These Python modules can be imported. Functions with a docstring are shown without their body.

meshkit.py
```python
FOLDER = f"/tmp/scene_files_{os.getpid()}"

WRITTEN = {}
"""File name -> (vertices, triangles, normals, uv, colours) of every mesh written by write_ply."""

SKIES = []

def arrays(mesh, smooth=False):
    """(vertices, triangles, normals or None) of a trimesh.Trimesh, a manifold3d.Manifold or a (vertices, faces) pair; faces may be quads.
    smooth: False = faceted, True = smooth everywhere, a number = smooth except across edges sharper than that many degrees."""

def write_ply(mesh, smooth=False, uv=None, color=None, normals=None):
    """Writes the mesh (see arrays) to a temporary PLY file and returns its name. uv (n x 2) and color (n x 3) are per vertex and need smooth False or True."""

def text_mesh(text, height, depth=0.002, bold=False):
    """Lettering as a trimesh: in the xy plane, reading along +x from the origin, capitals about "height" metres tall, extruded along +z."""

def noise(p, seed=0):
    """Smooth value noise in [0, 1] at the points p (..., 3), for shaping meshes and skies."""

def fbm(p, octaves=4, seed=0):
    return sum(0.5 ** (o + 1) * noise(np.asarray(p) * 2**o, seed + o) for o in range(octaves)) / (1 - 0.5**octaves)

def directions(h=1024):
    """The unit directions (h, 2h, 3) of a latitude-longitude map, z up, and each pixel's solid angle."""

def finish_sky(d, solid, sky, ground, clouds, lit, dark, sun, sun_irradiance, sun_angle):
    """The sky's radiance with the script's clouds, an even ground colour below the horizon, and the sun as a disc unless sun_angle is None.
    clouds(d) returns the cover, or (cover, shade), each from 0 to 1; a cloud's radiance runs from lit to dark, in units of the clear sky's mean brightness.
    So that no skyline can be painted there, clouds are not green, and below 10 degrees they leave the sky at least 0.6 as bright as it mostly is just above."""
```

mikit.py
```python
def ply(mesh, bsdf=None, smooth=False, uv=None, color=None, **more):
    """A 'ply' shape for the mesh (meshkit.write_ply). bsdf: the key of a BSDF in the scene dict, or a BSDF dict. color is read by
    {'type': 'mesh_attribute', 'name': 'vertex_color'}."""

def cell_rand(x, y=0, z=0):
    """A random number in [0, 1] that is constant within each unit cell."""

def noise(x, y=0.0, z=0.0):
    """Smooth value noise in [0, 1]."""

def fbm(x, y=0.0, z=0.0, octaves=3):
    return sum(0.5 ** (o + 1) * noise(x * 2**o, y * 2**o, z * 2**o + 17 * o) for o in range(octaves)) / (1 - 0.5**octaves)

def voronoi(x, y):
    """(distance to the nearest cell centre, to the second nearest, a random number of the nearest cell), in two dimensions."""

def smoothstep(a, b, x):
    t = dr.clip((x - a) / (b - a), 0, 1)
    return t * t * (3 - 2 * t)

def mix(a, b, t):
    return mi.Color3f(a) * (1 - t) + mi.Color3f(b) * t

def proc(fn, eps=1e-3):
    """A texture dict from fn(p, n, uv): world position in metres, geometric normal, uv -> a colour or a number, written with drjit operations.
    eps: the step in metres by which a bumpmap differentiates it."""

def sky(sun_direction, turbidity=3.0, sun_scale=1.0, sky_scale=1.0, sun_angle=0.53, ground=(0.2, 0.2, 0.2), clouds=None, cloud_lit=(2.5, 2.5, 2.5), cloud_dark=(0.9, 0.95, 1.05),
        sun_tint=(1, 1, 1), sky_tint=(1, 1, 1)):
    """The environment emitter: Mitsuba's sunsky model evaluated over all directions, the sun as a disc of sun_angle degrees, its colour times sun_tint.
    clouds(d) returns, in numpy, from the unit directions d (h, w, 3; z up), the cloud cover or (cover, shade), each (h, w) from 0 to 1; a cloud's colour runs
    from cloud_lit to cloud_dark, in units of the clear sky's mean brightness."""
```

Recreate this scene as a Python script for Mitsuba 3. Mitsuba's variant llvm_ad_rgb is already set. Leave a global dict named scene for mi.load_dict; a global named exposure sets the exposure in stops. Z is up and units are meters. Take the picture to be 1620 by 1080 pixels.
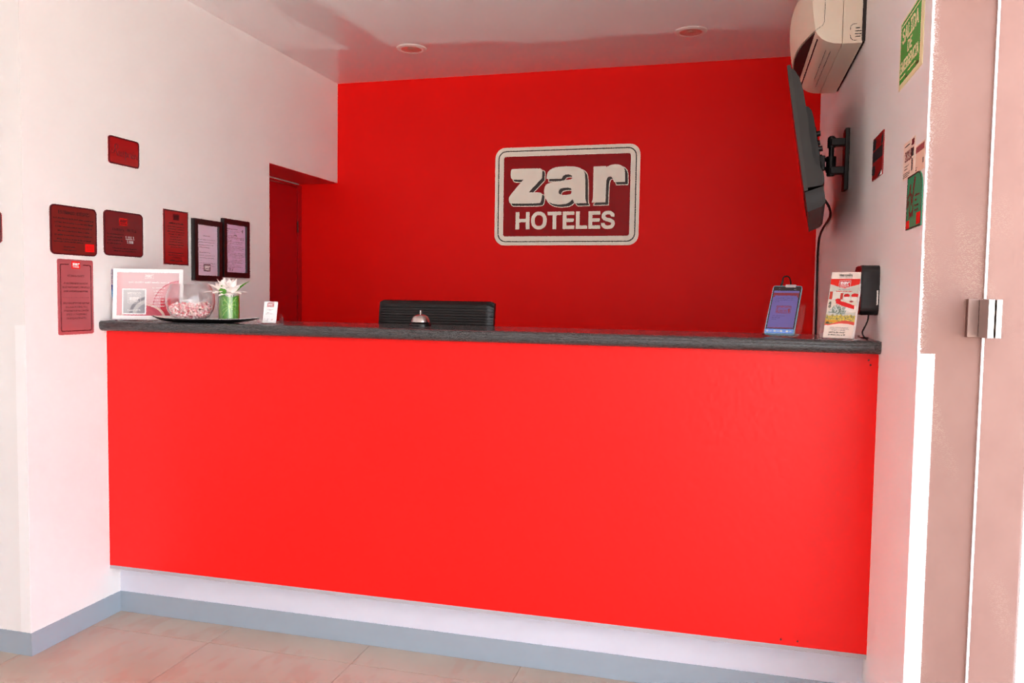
import math
import numpy as np
import trimesh
import shapely
from shapely import affinity
from shapely.geometry import Polygon, Point, LineString, box as sbox
from shapely.ops import unary_union
import manifold3d as m3
import drjit as dr
import mitsuba as mi
import meshkit
import mikit
from mikit import proc, noise, fbm, cell_rand, smoothstep, mix

T4 = mi.ScalarTransform4f
scene, labels = {"type": "scene"}, {}

# ------------------------------------------------------------------ camera, sky, exposure
CAM = np.array([2.4317, -2.6902, 1.3491])
RIGHT, FWD, UP = np.array([0.966, 0.260, 0.015]), np.array([-0.2590, 0.9640, -0.0570]), np.array([-0.029, 0.051, 0.998])
UP = UP / np.linalg.norm(UP)
scene["camera"] = {
    "type": "perspective", "fov_axis": "x", "fov": 2 * math.degrees(math.atan(810 / 1256.83)),
    "near_clip": 0.05, "far_clip": 200.0,
    "to_world": T4().look_at(origin=CAM.tolist(), target=(CAM + FWD).tolist(), up=UP.tolist()),
}


def cloud_cover(d):
    n = meshkit.fbm(d * 3.0 + 5.0, octaves=4, seed=3)
    cover = np.clip((n - 0.30) / 0.25, 0, 1)
    return cover, np.clip(n * 0.8, 0, 1)


scene["sky"] = mikit.sky((-0.45, 0.62, 0.80), turbidity=4.0, sun_scale=0.6, sky_scale=1.0, ground=(0.72, 0.70, 0.68),
                         clouds=cloud_cover, cloud_lit=(2.2, 2.2, 2.2), cloud_dark=(1.1, 1.1, 1.12), sky_tint=(0.905, 1.0, 1.085), sun_tint=(1, 1, 1))
exposure = 4.32

# ------------------------------------------------------------------ helpers
ROOM_W, BACK, CEIL = 2.8965, 1.9864, 2.6823
Y_LEFT, Y_RIGHT = -0.3876, -0.5092
TOP = 1.226


def lin(r, g, b):
    c = np.array([r, g, b], float) / 255
    return np.where(c <= 0.04045, c / 12.92, ((c + 0.055) / 1.055) ** 2.4)


def mat(key, rgb=None, rough=0.5, spec=0.5, metal=0.0, two=False, tex=None, bump=None, bump_scale=1.0, **kw):
    base = tex if tex is not None else {"type": "rgb", "value": [float(x) for x in lin(*rgb)]}
    b = {"type": "principled", "base_color": base, "roughness": rough, "metallic": metal, **kw}
    if spec not in (0.5, None):
        b["specular"] = spec
    if bump is not None:
        b = {"type": "bumpmap", "arbitrary": bump, "scale": bump_scale, "bsdf": b}
    scene[key] = {"type": "twosided", "bsdf": b} if two else b
    return key


def add(key, mesh, m, smooth=False, color=None, **kw):
    assert key not in scene, key
    scene[key] = mikit.ply(mesh, m, smooth=smooth, color=color, **kw)
    return key


def tag(key, label=None, cat=None, group=None, kind=None):
    d = {}
    for k, v in (("label", label), ("category", cat), ("group", group), ("kind", kind)):
        if v:
            d[k] = v
    labels[key] = d


def cat(ms):
    return trimesh.util.concatenate(list(ms))


def bx(x0, x1, y0, y1, z0, z1):
    m = trimesh.creation.box((x1 - x0, y1 - y0, z1 - z0))
    m.apply_translation(((x0 + x1) / 2, (y0 + y1) / 2, (z0 + z1) / 2))
    return m


BALL = trimesh.creation.icosphere(subdivisions=2).vertices


def rbox(x0, x1, y0, y1, z0, z1, r):
    """A box with rounded edges."""
    pts = []
    for x in (x0 + r, x1 - r):
        for y in (y0 + r, y1 - r):
            for z in (z0 + r, z1 - r):
                pts.append(BALL * r + (x, y, z))
    return trimesh.convex.convex_hull(np.vstack(pts))


def cyl(p, q, r, r2=None, n=24):
    """A rod (or cone frustum) from p to q."""
    p, q = np.array(p, float), np.array(q, float)
    h = np.linalg.norm(q - p)
    m = m3.Manifold.cylinder(h, r, r if r2 is None else r2, n).to_mesh()
    m = trimesh.Trimesh(m.vert_properties[:, :3], m.tri_verts, process=False)
    m.apply_transform(trimesh.geometry.align_vectors([0, 0, 1], (q - p) / h))
    m.apply_translation(p)
    return m


def lathe(profile, n=48):
    return trimesh.creation.revolve(np.array(profile, float), sections=n)


def tube(points, r, n=8, samples=40):
    """A round cord along a smooth curve through the points."""
    from scipy.interpolate import CubicSpline
    P = np.array(points, float)
    t = np.r_[0, np.cumsum(np.linalg.norm(np.diff(P, axis=0), axis=1))]
    c = CubicSpline(t, P)(np.linspace(0, t[-1], samples)) if len(P) > 2 else P
    d = np.gradient(c, axis=0)
    d /= np.linalg.norm(d, axis=1, keepdims=True)
    up = np.array([0.13, 0.31, 0.94])
    v, f = [], []
    for i in range(len(c)):
        a = np.cross(d[i], up)
        if np.linalg.norm(a) < 1e-3:
            a = np.cross(d[i], [1, 0, 0])
        a /= np.linalg.norm(a)
        b = np.cross(d[i], a)
        up = np.cross(a, d[i])
        for k in range(n):
            g = 2 * math.pi * k / n
            v.append(c[i] + r * (math.cos(g) * a + math.sin(g) * b))
    for i in range(len(c) - 1):
        for k in range(n):
            p, q = i * n + k, i * n + (k + 1) % n
            f += [[p, p + n, q], [q, p + n, q + n]]
    s, e = len(v), len(v) + 1
    v += [c[0], c[-1]]
    for k in range(n):
        f += [[s, k, (k + 1) % n], [e, (len(c) - 1) * n + (k + 1) % n, (len(c) - 1) * n + k]]
    m = trimesh.Trimesh(np.array(v), np.array(f), process=False)
    m.fix_normals()
    return m


def ext(shape, depth, z=0.0):
    gs = [g for g in getattr(shape, "geoms", [shape]) if g.area > 0]
    m = cat(trimesh.creation.extrude_polygon(g, depth, engine="earcut") for g in gs)
    m.apply_translation((0, 0, z))
    return m


def rrect(x0, x1, y0, y1, r):
    return sbox(x0 + r, y0 + r, x1 - r, y1 - r).buffer(r, quad_segs=6) if r > 0 else sbox(x0, y0, x1, y1)


def frame(origin, u, v):
    """Local (x, y, z) -> origin + x u + y v + z (u x v)."""
    u, v = np.array(u, float), np.array(v, float)
    u /= np.linalg.norm(u)
    v -= u * (u @ v)
    v /= np.linalg.norm(v)
    M = np.eye(4)
    M[:3, 0], M[:3, 1], M[:3, 2], M[:3, 3] = u, v, np.cross(u, v), origin
    return M


def at(M, mesh):
    mesh = mesh.copy()
    mesh.apply_transform(M)
    return mesh


def text(s, h, x, y, depth=0.0006, z=0.0, bold=False, align="c", width=None, squeeze=None):
    """Lettering in the local xy plane with its base line at y; x is its centre, left or right end."""
    m = meshkit.text_mesh(s, h, depth, bold)
    w = m.bounds[1][0] - m.bounds[0][0]
    m.apply_translation((-m.bounds[0][0], 0, z))
    k = width / w if width else (squeeze or 1.0)
    m.apply_scale((k, 1, 1))
    m.apply_translation((x - {"c": 0.5, "l": 0, "r": 1}[align] * w * k, y, 0))
    return m


def wordlines(rows, x0, x1, h, seed, depth=0.0005, z=0.0, centre=False):
    """Rows of print too small to read in the photograph: a small bar per letter, gaps between words. rows: (y, share of the width filled)."""
    rng = np.random.default_rng(seed)
    out = []
    for y, share in rows:
        w = (x1 - x0) * share
        x = x0 + ((x1 - x0) - w) / 2 if centre else x0
        end = x + w
        while x < end - h:
            for _ in range(int(rng.integers(2, 9))):
                d = h * float(rng.uniform(0.35, 0.62))
                if x + d > end:
                    break
                tall = h * float(rng.choice((0.72, 0.72, 0.72, 1.0)))
                out.append(bx(x, x + d, y, y + tall, z, z + depth))
                x += d + 0.20 * h
            x += 0.55 * h
    return cat(out)


# ------------------------------------------------------------------ materials
def white_wall_tex(p, n, uv):
    g = fbm(p.x * 3.1 + 7.0, p.y * 3.1, p.z * 3.1, 3)
    return mix((0.775, 0.765, 0.755), (0.815, 0.805, 0.795), g)


def plaster_bump(p, n, uv):
    return fbm(p.x * 60.0, p.y * 60.0, p.z * 60.0, 2) * 0.0012


mat("mat_white_wall", rough=0.45, tex=proc(white_wall_tex), bump=proc(plaster_bump, 2e-3))


def red_tex(p, n, uv):
    g = fbm(p.x * 2.3, p.y * 2.3 + 3.0, p.z * 2.3, 3)
    return mix((0.86, 0.0072, 0.0056), (0.91, 0.0090, 0.0068), g)


mat("mat_red_wall", rough=0.42, spec=0.12, tex=proc(red_tex), bump=proc(plaster_bump, 2e-3))
mat("mat_red_counter", rough=0.36, spec=0.3, tex=proc(red_tex), bump=proc(lambda p, n, uv: fbm(p.x * 90.0, p.y * 90.0, p.z * 45.0, 2) * 0.0006, 2e-3))
mat("mat_red_door", (178, 14, 22), 0.4, spec=0.3)


def ceiling_tex(p, n, uv):
    return mix((0.86, 0.855, 0.85), (0.89, 0.885, 0.88), fbm(p.x * 3.1, p.y * 3.1, 2.0, 3))


def gloss_patch(p, n, uv):
    """Where the ceiling carries a newer coat of gloss enamel (1) over the older matt paint (0)."""
    w = fbm(p.x * 2.6 + 1.0, p.y * 2.6, 0.0, 4) - 0.5
    edge = 1.36 + 0.075 * (p.x - 0.86) + 0.16 * w
    a = smoothstep(edge - 0.025, edge + 0.035, p.y)
    d = dr.abs(p.x - 0.46 - 0.10 * w - 0.06 * (p.y - 0.7))
    b = smoothstep(0.17, 0.10, d + 0.16 * w) * smoothstep(0.52, 0.70, p.y + 0.3 * w)
    return dr.maximum(a, b)


mat("mat_ceiling_matt", rough=0.6, spec=0.3, tex=proc(ceiling_tex))
scene["mat_ceiling_gloss"] = {"type": "bumpmap", "arbitrary": proc(lambda p, n, uv: fbm(p.x * 7.0, p.y * 7.0, 0.0, 3) * 0.003, 4e-3), "scale": 1.0,
                              "bsdf": {"type": "roughplastic", "diffuse_reflectance": proc(ceiling_tex), "alpha": 0.06, "int_ior": 1.75, "nonlinear": False}}
scene["mat_ceiling"] = {"type": "blendbsdf", "weight": proc(gloss_patch), "bsdf_0": {"type": "ref", "id": "mat_ceiling_matt"}, "bsdf_1": {"type": "ref", "id": "mat_ceiling_gloss"}}


def salmon_tex(p, n, uv):
    """Salmon textured paint; white paint of the corner bleeds over its left edge in specks."""
    g = fbm(p.x * 14.0, p.y * 14.0, p.z * 9.0, 4)
    grain = noise(p.x * 420.0, 3.0, p.z * 420.0)
    base = mix((0.29, 0.155, 0.13), (0.335, 0.19, 0.16), g)
    streak = smoothstep(0.52, 0.66, fbm(p.x * 9.0 + p.z * 1.6, 2.0, p.z * 2.1, 3)) * smoothstep(0.45, 0.75, grain)
    base = mix(base, (0.40, 0.285, 0.225), 0.55 * streak)
    e = p.x - 2.8965
    rag = 0.0035 + 0.010 * fbm(2.0, 5.0, p.z * 11.0, 3) * noise(p.x * 300.0, 1.0, p.z * 300.0)
    solid = smoothstep(rag + 0.0012, rag - 0.0012, e)
    spat = smoothstep(0.62, 0.72, noise(p.x * 520.0, 9.0, p.z * 520.0)) * smoothstep(0.022, 0.002, e) * smoothstep(0.40, 0.75, fbm(1.0, 2.0, p.z * 4.0, 2))
    return mix(base, (0.86, 0.85, 0.85), dr.clip(dr.maximum(solid, spat), 0, 1))


mat("mat_salmon", rough=0.6, tex=proc(salmon_tex), bump=proc(lambda p, n, uv: fbm(p.x * 260.0, 1.0, p.z * 260.0, 2) * 0.0007, 1e-3))
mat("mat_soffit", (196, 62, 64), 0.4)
mat("mat_white_guard", (238, 238, 238), 0.35)
mat("mat_ledge", (176, 173, 178), 0.45)
mat("mat_kick", (212, 214, 226), 0.4)
mat("mat_baseboard", (150, 163, 174), 0.4)


def tile_tex(k):
    def fn(p, n, uv):
        g = fbm(p.x * 3.0 + 11.0 * k, p.y * 3.0 + 3.0 * k, 0.0, 4)
        s = fbm(p.x * 17.0 + 5.0 * k, p.y * 9.0, 0.0, 3)
        c = mix((0.40, 0.315, 0.25), (0.48, 0.395, 0.32), g)
        return mix(c, (0.44, 0.27, 0.21), 0.5 * smoothstep(0.5, 0.75, s))
    return fn


for k in range(2):
    mat(f"mat_tile_{k}", rough=0.28, tex=proc(tile_tex(k)))
mat("mat_grout", (170, 146, 132), 0.7)


def granite_tex(p, n, uv):
    s = 640.0
    a = noise(p.x * s, p.y * s, p.z * s)
    b = noise(p.x * s * 0.45 + 9.0, p.y * s * 0.45, p.z * s * 0.45)
    w = noise(p.x * 900.0, p.y * 900.0 + 5.0, p.z * 900.0)
    c = mix((0.016, 0.016, 0.017), (0.105, 0.105, 0.108), smoothstep(0.25, 0.85, a))
    c = mix(c, (0.008, 0.008, 0.008), smoothstep(0.55, 0.75, b))
    return mix(c, (0.36, 0.355, 0.35), smoothstep(0.78, 0.90, w))


mat("mat_granite", rough=0.30, tex=proc(granite_tex))
mat("mat_granite_top", rough=0.06, tex=proc(granite_tex))

mat("mat_cream_metal", (246, 245, 230), 0.38)
mat("mat_sign_red", (152, 10, 18), 0.25, spec=0.2)
mat("mat_sign_shadow", (48, 42, 38), 0.5)
mat("mat_acrylic_red", (150, 26, 27), 0.12, clearcoat=0.6, clearcoat_gloss=0.95)
mat("mat_acrylic_maroon", (108, 32, 28), 0.10, clearcoat=0.8, clearcoat_gloss=0.95)
mat("mat_acrylic_maroon_dark", (104, 26, 30), 0.16, clearcoat=0.6, clearcoat_gloss=0.95)
mat("mat_acrylic_edge", (66, 16, 24), 0.2)
mat("mat_pink_plate", (186, 98, 104), 0.25, metal=0.3)
mat("mat_ink_dark", (46, 12, 14), 0.6)
mat("mat_ink_maroon", (92, 14, 22), 0.5)
mat("mat_ink_black", (26, 22, 26), 0.6)
mat("mat_ink_grey", (120, 112, 122), 0.6)
mat("mat_ink_white", (236, 234, 232), 0.5)
mat("mat_ink_silver", (190, 184, 186), 0.4)
mat("mat_ink_red", (206, 24, 22), 0.4)
mat("mat_ink_brightred", (226, 20, 22), 0.3)
mat("mat_dark_wood", (22, 9, 11), 0.3, clearcoat=0.4, clearcoat_gloss=0.9)
mat("mat_paper", (222, 208, 226), 0.55)
mat("mat_paper_lilac", (214, 190, 222), 0.55)
mat("mat_paper_white", (246, 245, 245), 0.5)
mat("mat_print", rough=0.35, tex={"type": "mesh_attribute", "name": "vertex_color"}, spec=0.3)
mat("mat_black_plastic", (22, 20, 21), 0.32)
mat("mat_black_gloss", (16, 12, 13), 0.10)
mat("mat_black_satin", (34, 32, 34), 0.40)
mat("mat_chair_black", (13, 13, 15), 0.38)
mat("mat_black_metal", (30, 27, 27), 0.35, metal=0.3)
mat("mat_tv_grey", (42, 37, 31), 0.38)
mat("mat_tv_shell", (34, 30, 26), 0.45)
mat("mat_tv_dark", (26, 23, 21), 0.45)
mat("mat_screen_off", (8, 8, 10), 0.08)
mat("mat_ac_white", (240, 228, 206), 0.35)
mat("mat_ac_recess_shade", (54, 26, 26), 0.5)
mat("mat_ac_line", (38, 32, 28), 0.6)
mat("mat_chrome", (206, 202, 200), 0.12, metal=1.0)
mat("mat_chrome_reflection_tint", (150, 124, 116), 0.32, metal=1.0)  # hinge leaf: darker brown reflection put into the chrome's base colour
mat("mat_cable", (18, 16, 17), 0.45)
mat("mat_hinge", (96, 20, 20), 0.35, metal=0.4)
mat("mat_exit_green", (54, 160, 62), 0.4)
mat("mat_exit_cream", (226, 222, 176), 0.5)
mat("mat_green_plate", (18, 140, 100), 0.3)
mat("mat_cream_paper", (228, 206, 190), 0.6)
mat("mat_note", (232, 200, 178), 0.6)
mat("mat_petal", (246, 240, 236), 0.5, two=True)
mat("mat_leaf", (74, 142, 42), 0.4, two=True)
mat("mat_leaf_vein", (188, 214, 130), 0.5)
mat("mat_white_glaze", (232, 228, 224), 0.15)
mat("mat_black_glaze", (14, 13, 14), 0.18)
mat("mat_phone_body", (150, 200, 220), 0.25, metal=0.4)
mat("mat_phone_screen", (112, 104, 172), 0.15)
mat("mat_phone_glass", (50, 44, 46), 0.12)
mat("mat_phone_bar", (112, 158, 236), 0.2)
mat("mat_screen_text", (74, 62, 118), 0.3)
mat("mat_screen_red", (140, 52, 70), 0.3)
mat("mat_white_trim", (236, 228, 222), 0.35)
mat("mat_reflector", (214, 180, 170), 0.18, metal=0.5)
mat("mat_bulb", (210, 170, 150), 0.3)
scene["mat_glass"] = {"type": "dielectric", "int_ior": 1.5, "ext_ior": 1.0}
scene["mat_pane"] = {"type": "thindielectric", "int_ior": 1.5, "ext_ior": 1.0}
scene["mat_clear_plastic"] = {"type": "dielectric", "int_ior": 1.47, "ext_ior": 1.0}

# ------------------------------------------------------------------ the room
XL, YF = -2.2, -4.6            # how far the lobby goes to the left and behind the camera
add("floor", bx(XL, 5.0, YF, 2.2, -0.06, -0.003), "mat_grout")
tag("floor", "pale terracotta ceramic tiled floor", kind="structure")
n = 0
gx = [0.5453 + 0.6 * k for k in range(-5, 9)]
gy = [-0.1035 + 0.6 * k for k in range(-8, 2)]
for i in range(len(gx) - 1):
    for j in range(len(gy) - 1):
        x0, x1, y0, y1 = max(gx[i], XL) + 0.001, min(gx[i + 1], 5.0) - 0.001, max(gy[j], YF) + 0.001, min(gy[j + 1], 0.056) - 0.001
        if x1 - x0 < 0.02 or y1 - y0 < 0.02:
            continue
        b = 0.0012
        lo, hi = np.array([[x0, y0], [x1, y0], [x1, y1], [x0, y1]]), np.array([[x0 + b, y0 + b], [x1 - b, y0 + b], [x1 - b, y1 - b], [x0 + b, y1 - b]])
        v = np.vstack([np.c_[lo, np.full(4, -0.004)], np.c_[lo, np.full(4, -b)], np.c_[hi, np.zeros(4)]])
        add("floor__tile" + (f"_{n:03d}" if n else ""), trimesh.convex.convex_hull(v), f"mat_tile_{(i * 7 + j * 3) % 2}")
        n += 1
add("ceiling", bx(XL, 3.20, YF, BACK + 0.15, CEIL, CEIL + 0.12), "mat_ceiling")
tag("ceiling", "white glossy painted ceiling", kind="structure")
add("wall_back", bx(-0.40, 3.20, BACK, BACK + 0.15, -0.01, CEIL), "mat_red_wall")
tag("wall_back", "red painted wall behind the reception counter", kind="structure")
DOOR_Y, DOOR_Z = 1.1978, 2.0562
add("wall_left", cat([bx(-0.26, 0, Y_LEFT, DOOR_Y, -0.01, CEIL), bx(-0.26, 0, DOOR_Y, BACK, DOOR_Z, CEIL)]), "mat_white_wall")
tag("wall_left", "white wall left of the counter with a door recess", kind="structure")
add("wall_front_left", cat([bx(XL, -0.26, Y_LEFT, Y_LEFT + 0.15, -0.01, CEIL), bx(-0.26, 0, Y_LEFT - 0.001, Y_LEFT, -0.01, CEIL)]), "mat_white_wall")
tag("wall_front_left", "white wall turning left at the corner", kind="structure")
add("wall_far_left", bx(XL - 0.15, XL, YF, Y_LEFT + 0.15, -0.01, CEIL), "mat_white_wall")
tag("wall_far_left", "white wall of the lobby", kind="structure")
add("wall_rear_blocker", bx(XL - 0.15, 3.0, YF - 0.15, YF, -0.01, CEIL), "mat_white_wall")  # added out of view to narrow the rear opening and cut its daylight
tag("wall_rear_blocker", "unseen white wall added behind the camera to hold back rear daylight", kind="structure")
add("wall_right", bx(ROOM_W, 3.19, Y_RIGHT, BACK, -0.01, CEIL), "mat_white_wall")
tag("wall_right", "white wall right of the counter", kind="structure")
add("wall_right_end", bx(ROOM_W, 3.19, Y_RIGHT - 0.002, Y_RIGHT, -0.01, CEIL), "mat_salmon")
tag("wall_right_end", "end of the right wall in salmon textured paint", kind="structure")
add("wall_door_side", bx(-0.40, -0.275, DOOR_Y - 0.3, BACK, DOOR_Z - 0.02, CEIL), "mat_white_wall")
tag("wall_door_side", "strip of wall above the recessed door", kind="structure")

add("trim_5", bx(-0.26, -0.002, DOOR_Y, BACK, DOOR_Z - 0.003, DOOR_Z), "mat_soffit")  # thin slab over the soffit, coloured dull red
tag("trim_5", "red underside of the door recess", kind="structure")

# corner guards and painted skirting
add("trim_1", bx(-0.044, 0.001, Y_LEFT - 0.0035, Y_LEFT - 0.001, 0.088, 1.218), "mat_white_guard")
tag("trim_1", "white plastic guard on the left wall corner", kind="structure")
add("trim_2", bx(ROOM_W, 2.9365, Y_RIGHT - 0.005, Y_RIGHT - 0.002, 0.0, 1.221), "mat_white_guard")
tag("trim_2", "white plastic guard on the right wall corner", kind="structure")
add("trim_3", bx(3.149, 3.192, Y_RIGHT - 0.005, Y_RIGHT - 0.002, 0.0, 1.221), "mat_white_guard")
tag("trim_3", "second white guard at the far edge of the wall end", kind="structure")
add("baseboard_left", cat([bx(0, 0.003, Y_LEFT - 0.003, 0.0577, 0, 0.0858), bx(XL, 0.003, Y_LEFT - 0.003, Y_LEFT, 0, 0.0858)]), "mat_baseboard")
tag("baseboard_left", "blue grey painted skirting on the left wall", kind="structure")

# the door in the recess
add("door_1", rbox(-0.300, -0.262, 1.205, 1.938, 0.004, 2.028, 0.003), "mat_red_door")
tag("door_1", "dark red flush door in the recess", kind="structure")
add("door_1__hinge", cyl((-0.258, 1.9405, 1.738), (-0.258, 1.9405, 1.812), 0.006, n=12), "mat_hinge", smooth=40)
add("door_1__hinge_001", cyl((-0.258, 1.9405, 0.30), (-0.258, 1.9405, 0.374), 0.006, n=12), "mat_hinge", smooth=40)
add("trim_4", cat([bx(-0.30, -0.256, 1.942, BACK, 0, 2.044), bx(-0.30, -0.256, 1.2, 1.942, 2.031, 2.044)]), "mat_red_door")
tag("trim_4", "red painted door frame", kind="structure")

# ------------------------------------------------------------------ reception counter
def panel_xz(pts, y0, y1):
    """A board standing in the xz plane."""
    return at(frame((0, y1, 0), (1, 0, 0), (0, 0, 1)), ext(Polygon(pts), y1 - y0))


W = ROOM_W
KICK = 0.0577
add("reception_counter__front_panel", panel_xz([(0, 0.2145), (W, 0.2225), (W, 1.1853), (0, 1.1853)], 0.0, 0.02), "mat_red_counter")
add("reception_counter__bottom_edge", panel_xz([(0, 0.2005), (W, 0.2080), (W, 0.2225), (0, 0.2145)], 0.0, 0.03), "mat_ledge")
add("reception_counter__kick_panel", bx(0, W, KICK, KICK + 0.02, 0.0, 0.215), "mat_kick")
add("reception_counter__skirting", panel_xz([(0.003, 0), (W, 0), (W, 0.0915), (0.003, 0.0858)], KICK - 0.003, KICK), "mat_baseboard")
add("reception_counter__body", cat([bx(0.0, W, 0.02, 0.05, 0.2, 1.1858), bx(0.0, 0.02, 0.08, 0.38, 0, 1.1858), bx(W - 0.02, W, 0.08, 0.38, 0, 1.1858), bx(1.44, 1.46, 0.08, 0.38, 0, 1.1858)]), "mat_ledge")
k = 0
for x, z in ((2.868, 1.165), (2.874, 1.150), (2.636, 0.2395), (2.688, 0.2395)):
    add("reception_counter__screw" + (f"_{k:03d}" if k else ""), cyl((x, -0.0012, z), (x, 0.002, z), 0.0028, n=10), "mat_ink_maroon")
    k += 1
tag("reception_counter", "long reception counter with bright red front on a white plinth", "reception counter")

add("countertop__slab", bx(0.0, W, 0.0, 0.40, 1.186, TOP), "mat_granite_top")
nose = unary_union([Point(-0.021, 1.205).buffer(0.0195, quad_segs=12), sbox(-0.021, 1.1855, 0.001, TOP - 0.0008), Point(-0.030, 1.2145).buffer(0.0105, quad_segs=8), sbox(-0.0305, 1.2, 0.0, TOP - 0.0012)])
for k, (x0, x1) in enumerate(((0.0, 1.456), (1.4565, 2.716), (2.7165, W))):
    m = ext(nose, x1 - x0)
    m = at(frame((x0, 0, 0), (0, 1, 0), (0, 0, 1)), m)
    add("countertop__edge_strip" + (f"_{k:03d}" if k else ""), m, "mat_granite", smooth=35)
tag("countertop", "black speckled granite pattern countertop with a rounded front edge", "countertop")

# ------------------------------------------------------------------ the logo: traced letters, in units where the plate is 0.872 x 0.585
SW, SH = 0.872, 0.585


def crop(pts):
    out = []
    for x, y in pts:
        u = (x - 130) / 1240 * SW
        top = 137 - 27 * (x - 130) / 1240
        out.append((u, (962 - y) / (962 - top) * SH))
    return Polygon(out)


def curve(pts, rounds=3):
    """A closed outline through crop points; a point with a third entry stays a sharp corner, the others are rounded off."""
    P = [(p[0], p[1], len(p) > 2) for p in pts]
    for _ in range(rounds):
        out = []
        for i, (x, y, keep) in enumerate(P):
            if keep:
                out.append((x, y, True))
                continue
            (ax, ay, _k), (bx_, by_, _q) = P[i - 1], P[(i + 1) % len(P)]
            out += [(x * 0.75 + ax * 0.25, y * 0.75 + ay * 0.25, False), (x * 0.75 + bx_ * 0.25, y * 0.75 + by_ * 0.25, False)]
        P = out
    return crop([(x, y) for x, y, _k in P])


LZ = curve([(270, 340), (276, 316), (300, 313), (525, 310), (545, 318), (547, 345), (545, 393, 1), (430, 512, 1), (520, 512), (547, 520), (548, 550), (540, 594), (524, 607), (285, 608), (262, 602), (254, 572), (258, 545), (382, 405, 1), (305, 405), (276, 400), (268, 370)])
a_out = curve([(584, 401, 1), (588, 345), (640, 305), (740, 294), (850, 299), (905, 330), (918, 390), (920, 540), (922, 582), (932, 606, 1), (837, 607, 1), (824, 598), (812, 572, 1), (782, 606), (720, 618), (640, 614), (580, 580), (562, 510), (572, 452), (625, 428), (690, 424), (716, 401, 1)])
a_gap = curve([(716, 400, 1), (728, 372), (762, 362), (800, 370), (808, 392), (800, 406), (740, 412), (690, 424, 1)])
a_hole = curve([(688, 507), (704, 482), (755, 474), (802, 480), (804, 520), (790, 534), (730, 538), (696, 530)])
LA = a_out.difference(a_gap).difference(a_hole).buffer(0)
LR = curve([(984, 300, 1), (1086, 297, 1), (1092, 306, 1), (1118, 292), (1160, 282), (1210, 286), (1244, 318), (1249, 370), (1250, 431, 1), (1158, 433, 1), (1150, 404), (1132, 384), (1108, 386), (1095, 414), (1093, 460), (1091, 601, 1), (972, 603, 1), (982, 585), (985, 545)])
LETTERS = unary_union([LZ, LA, LR])
SHADOW = affinity.translate(LETTERS, 0.0155, -0.0140)
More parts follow.
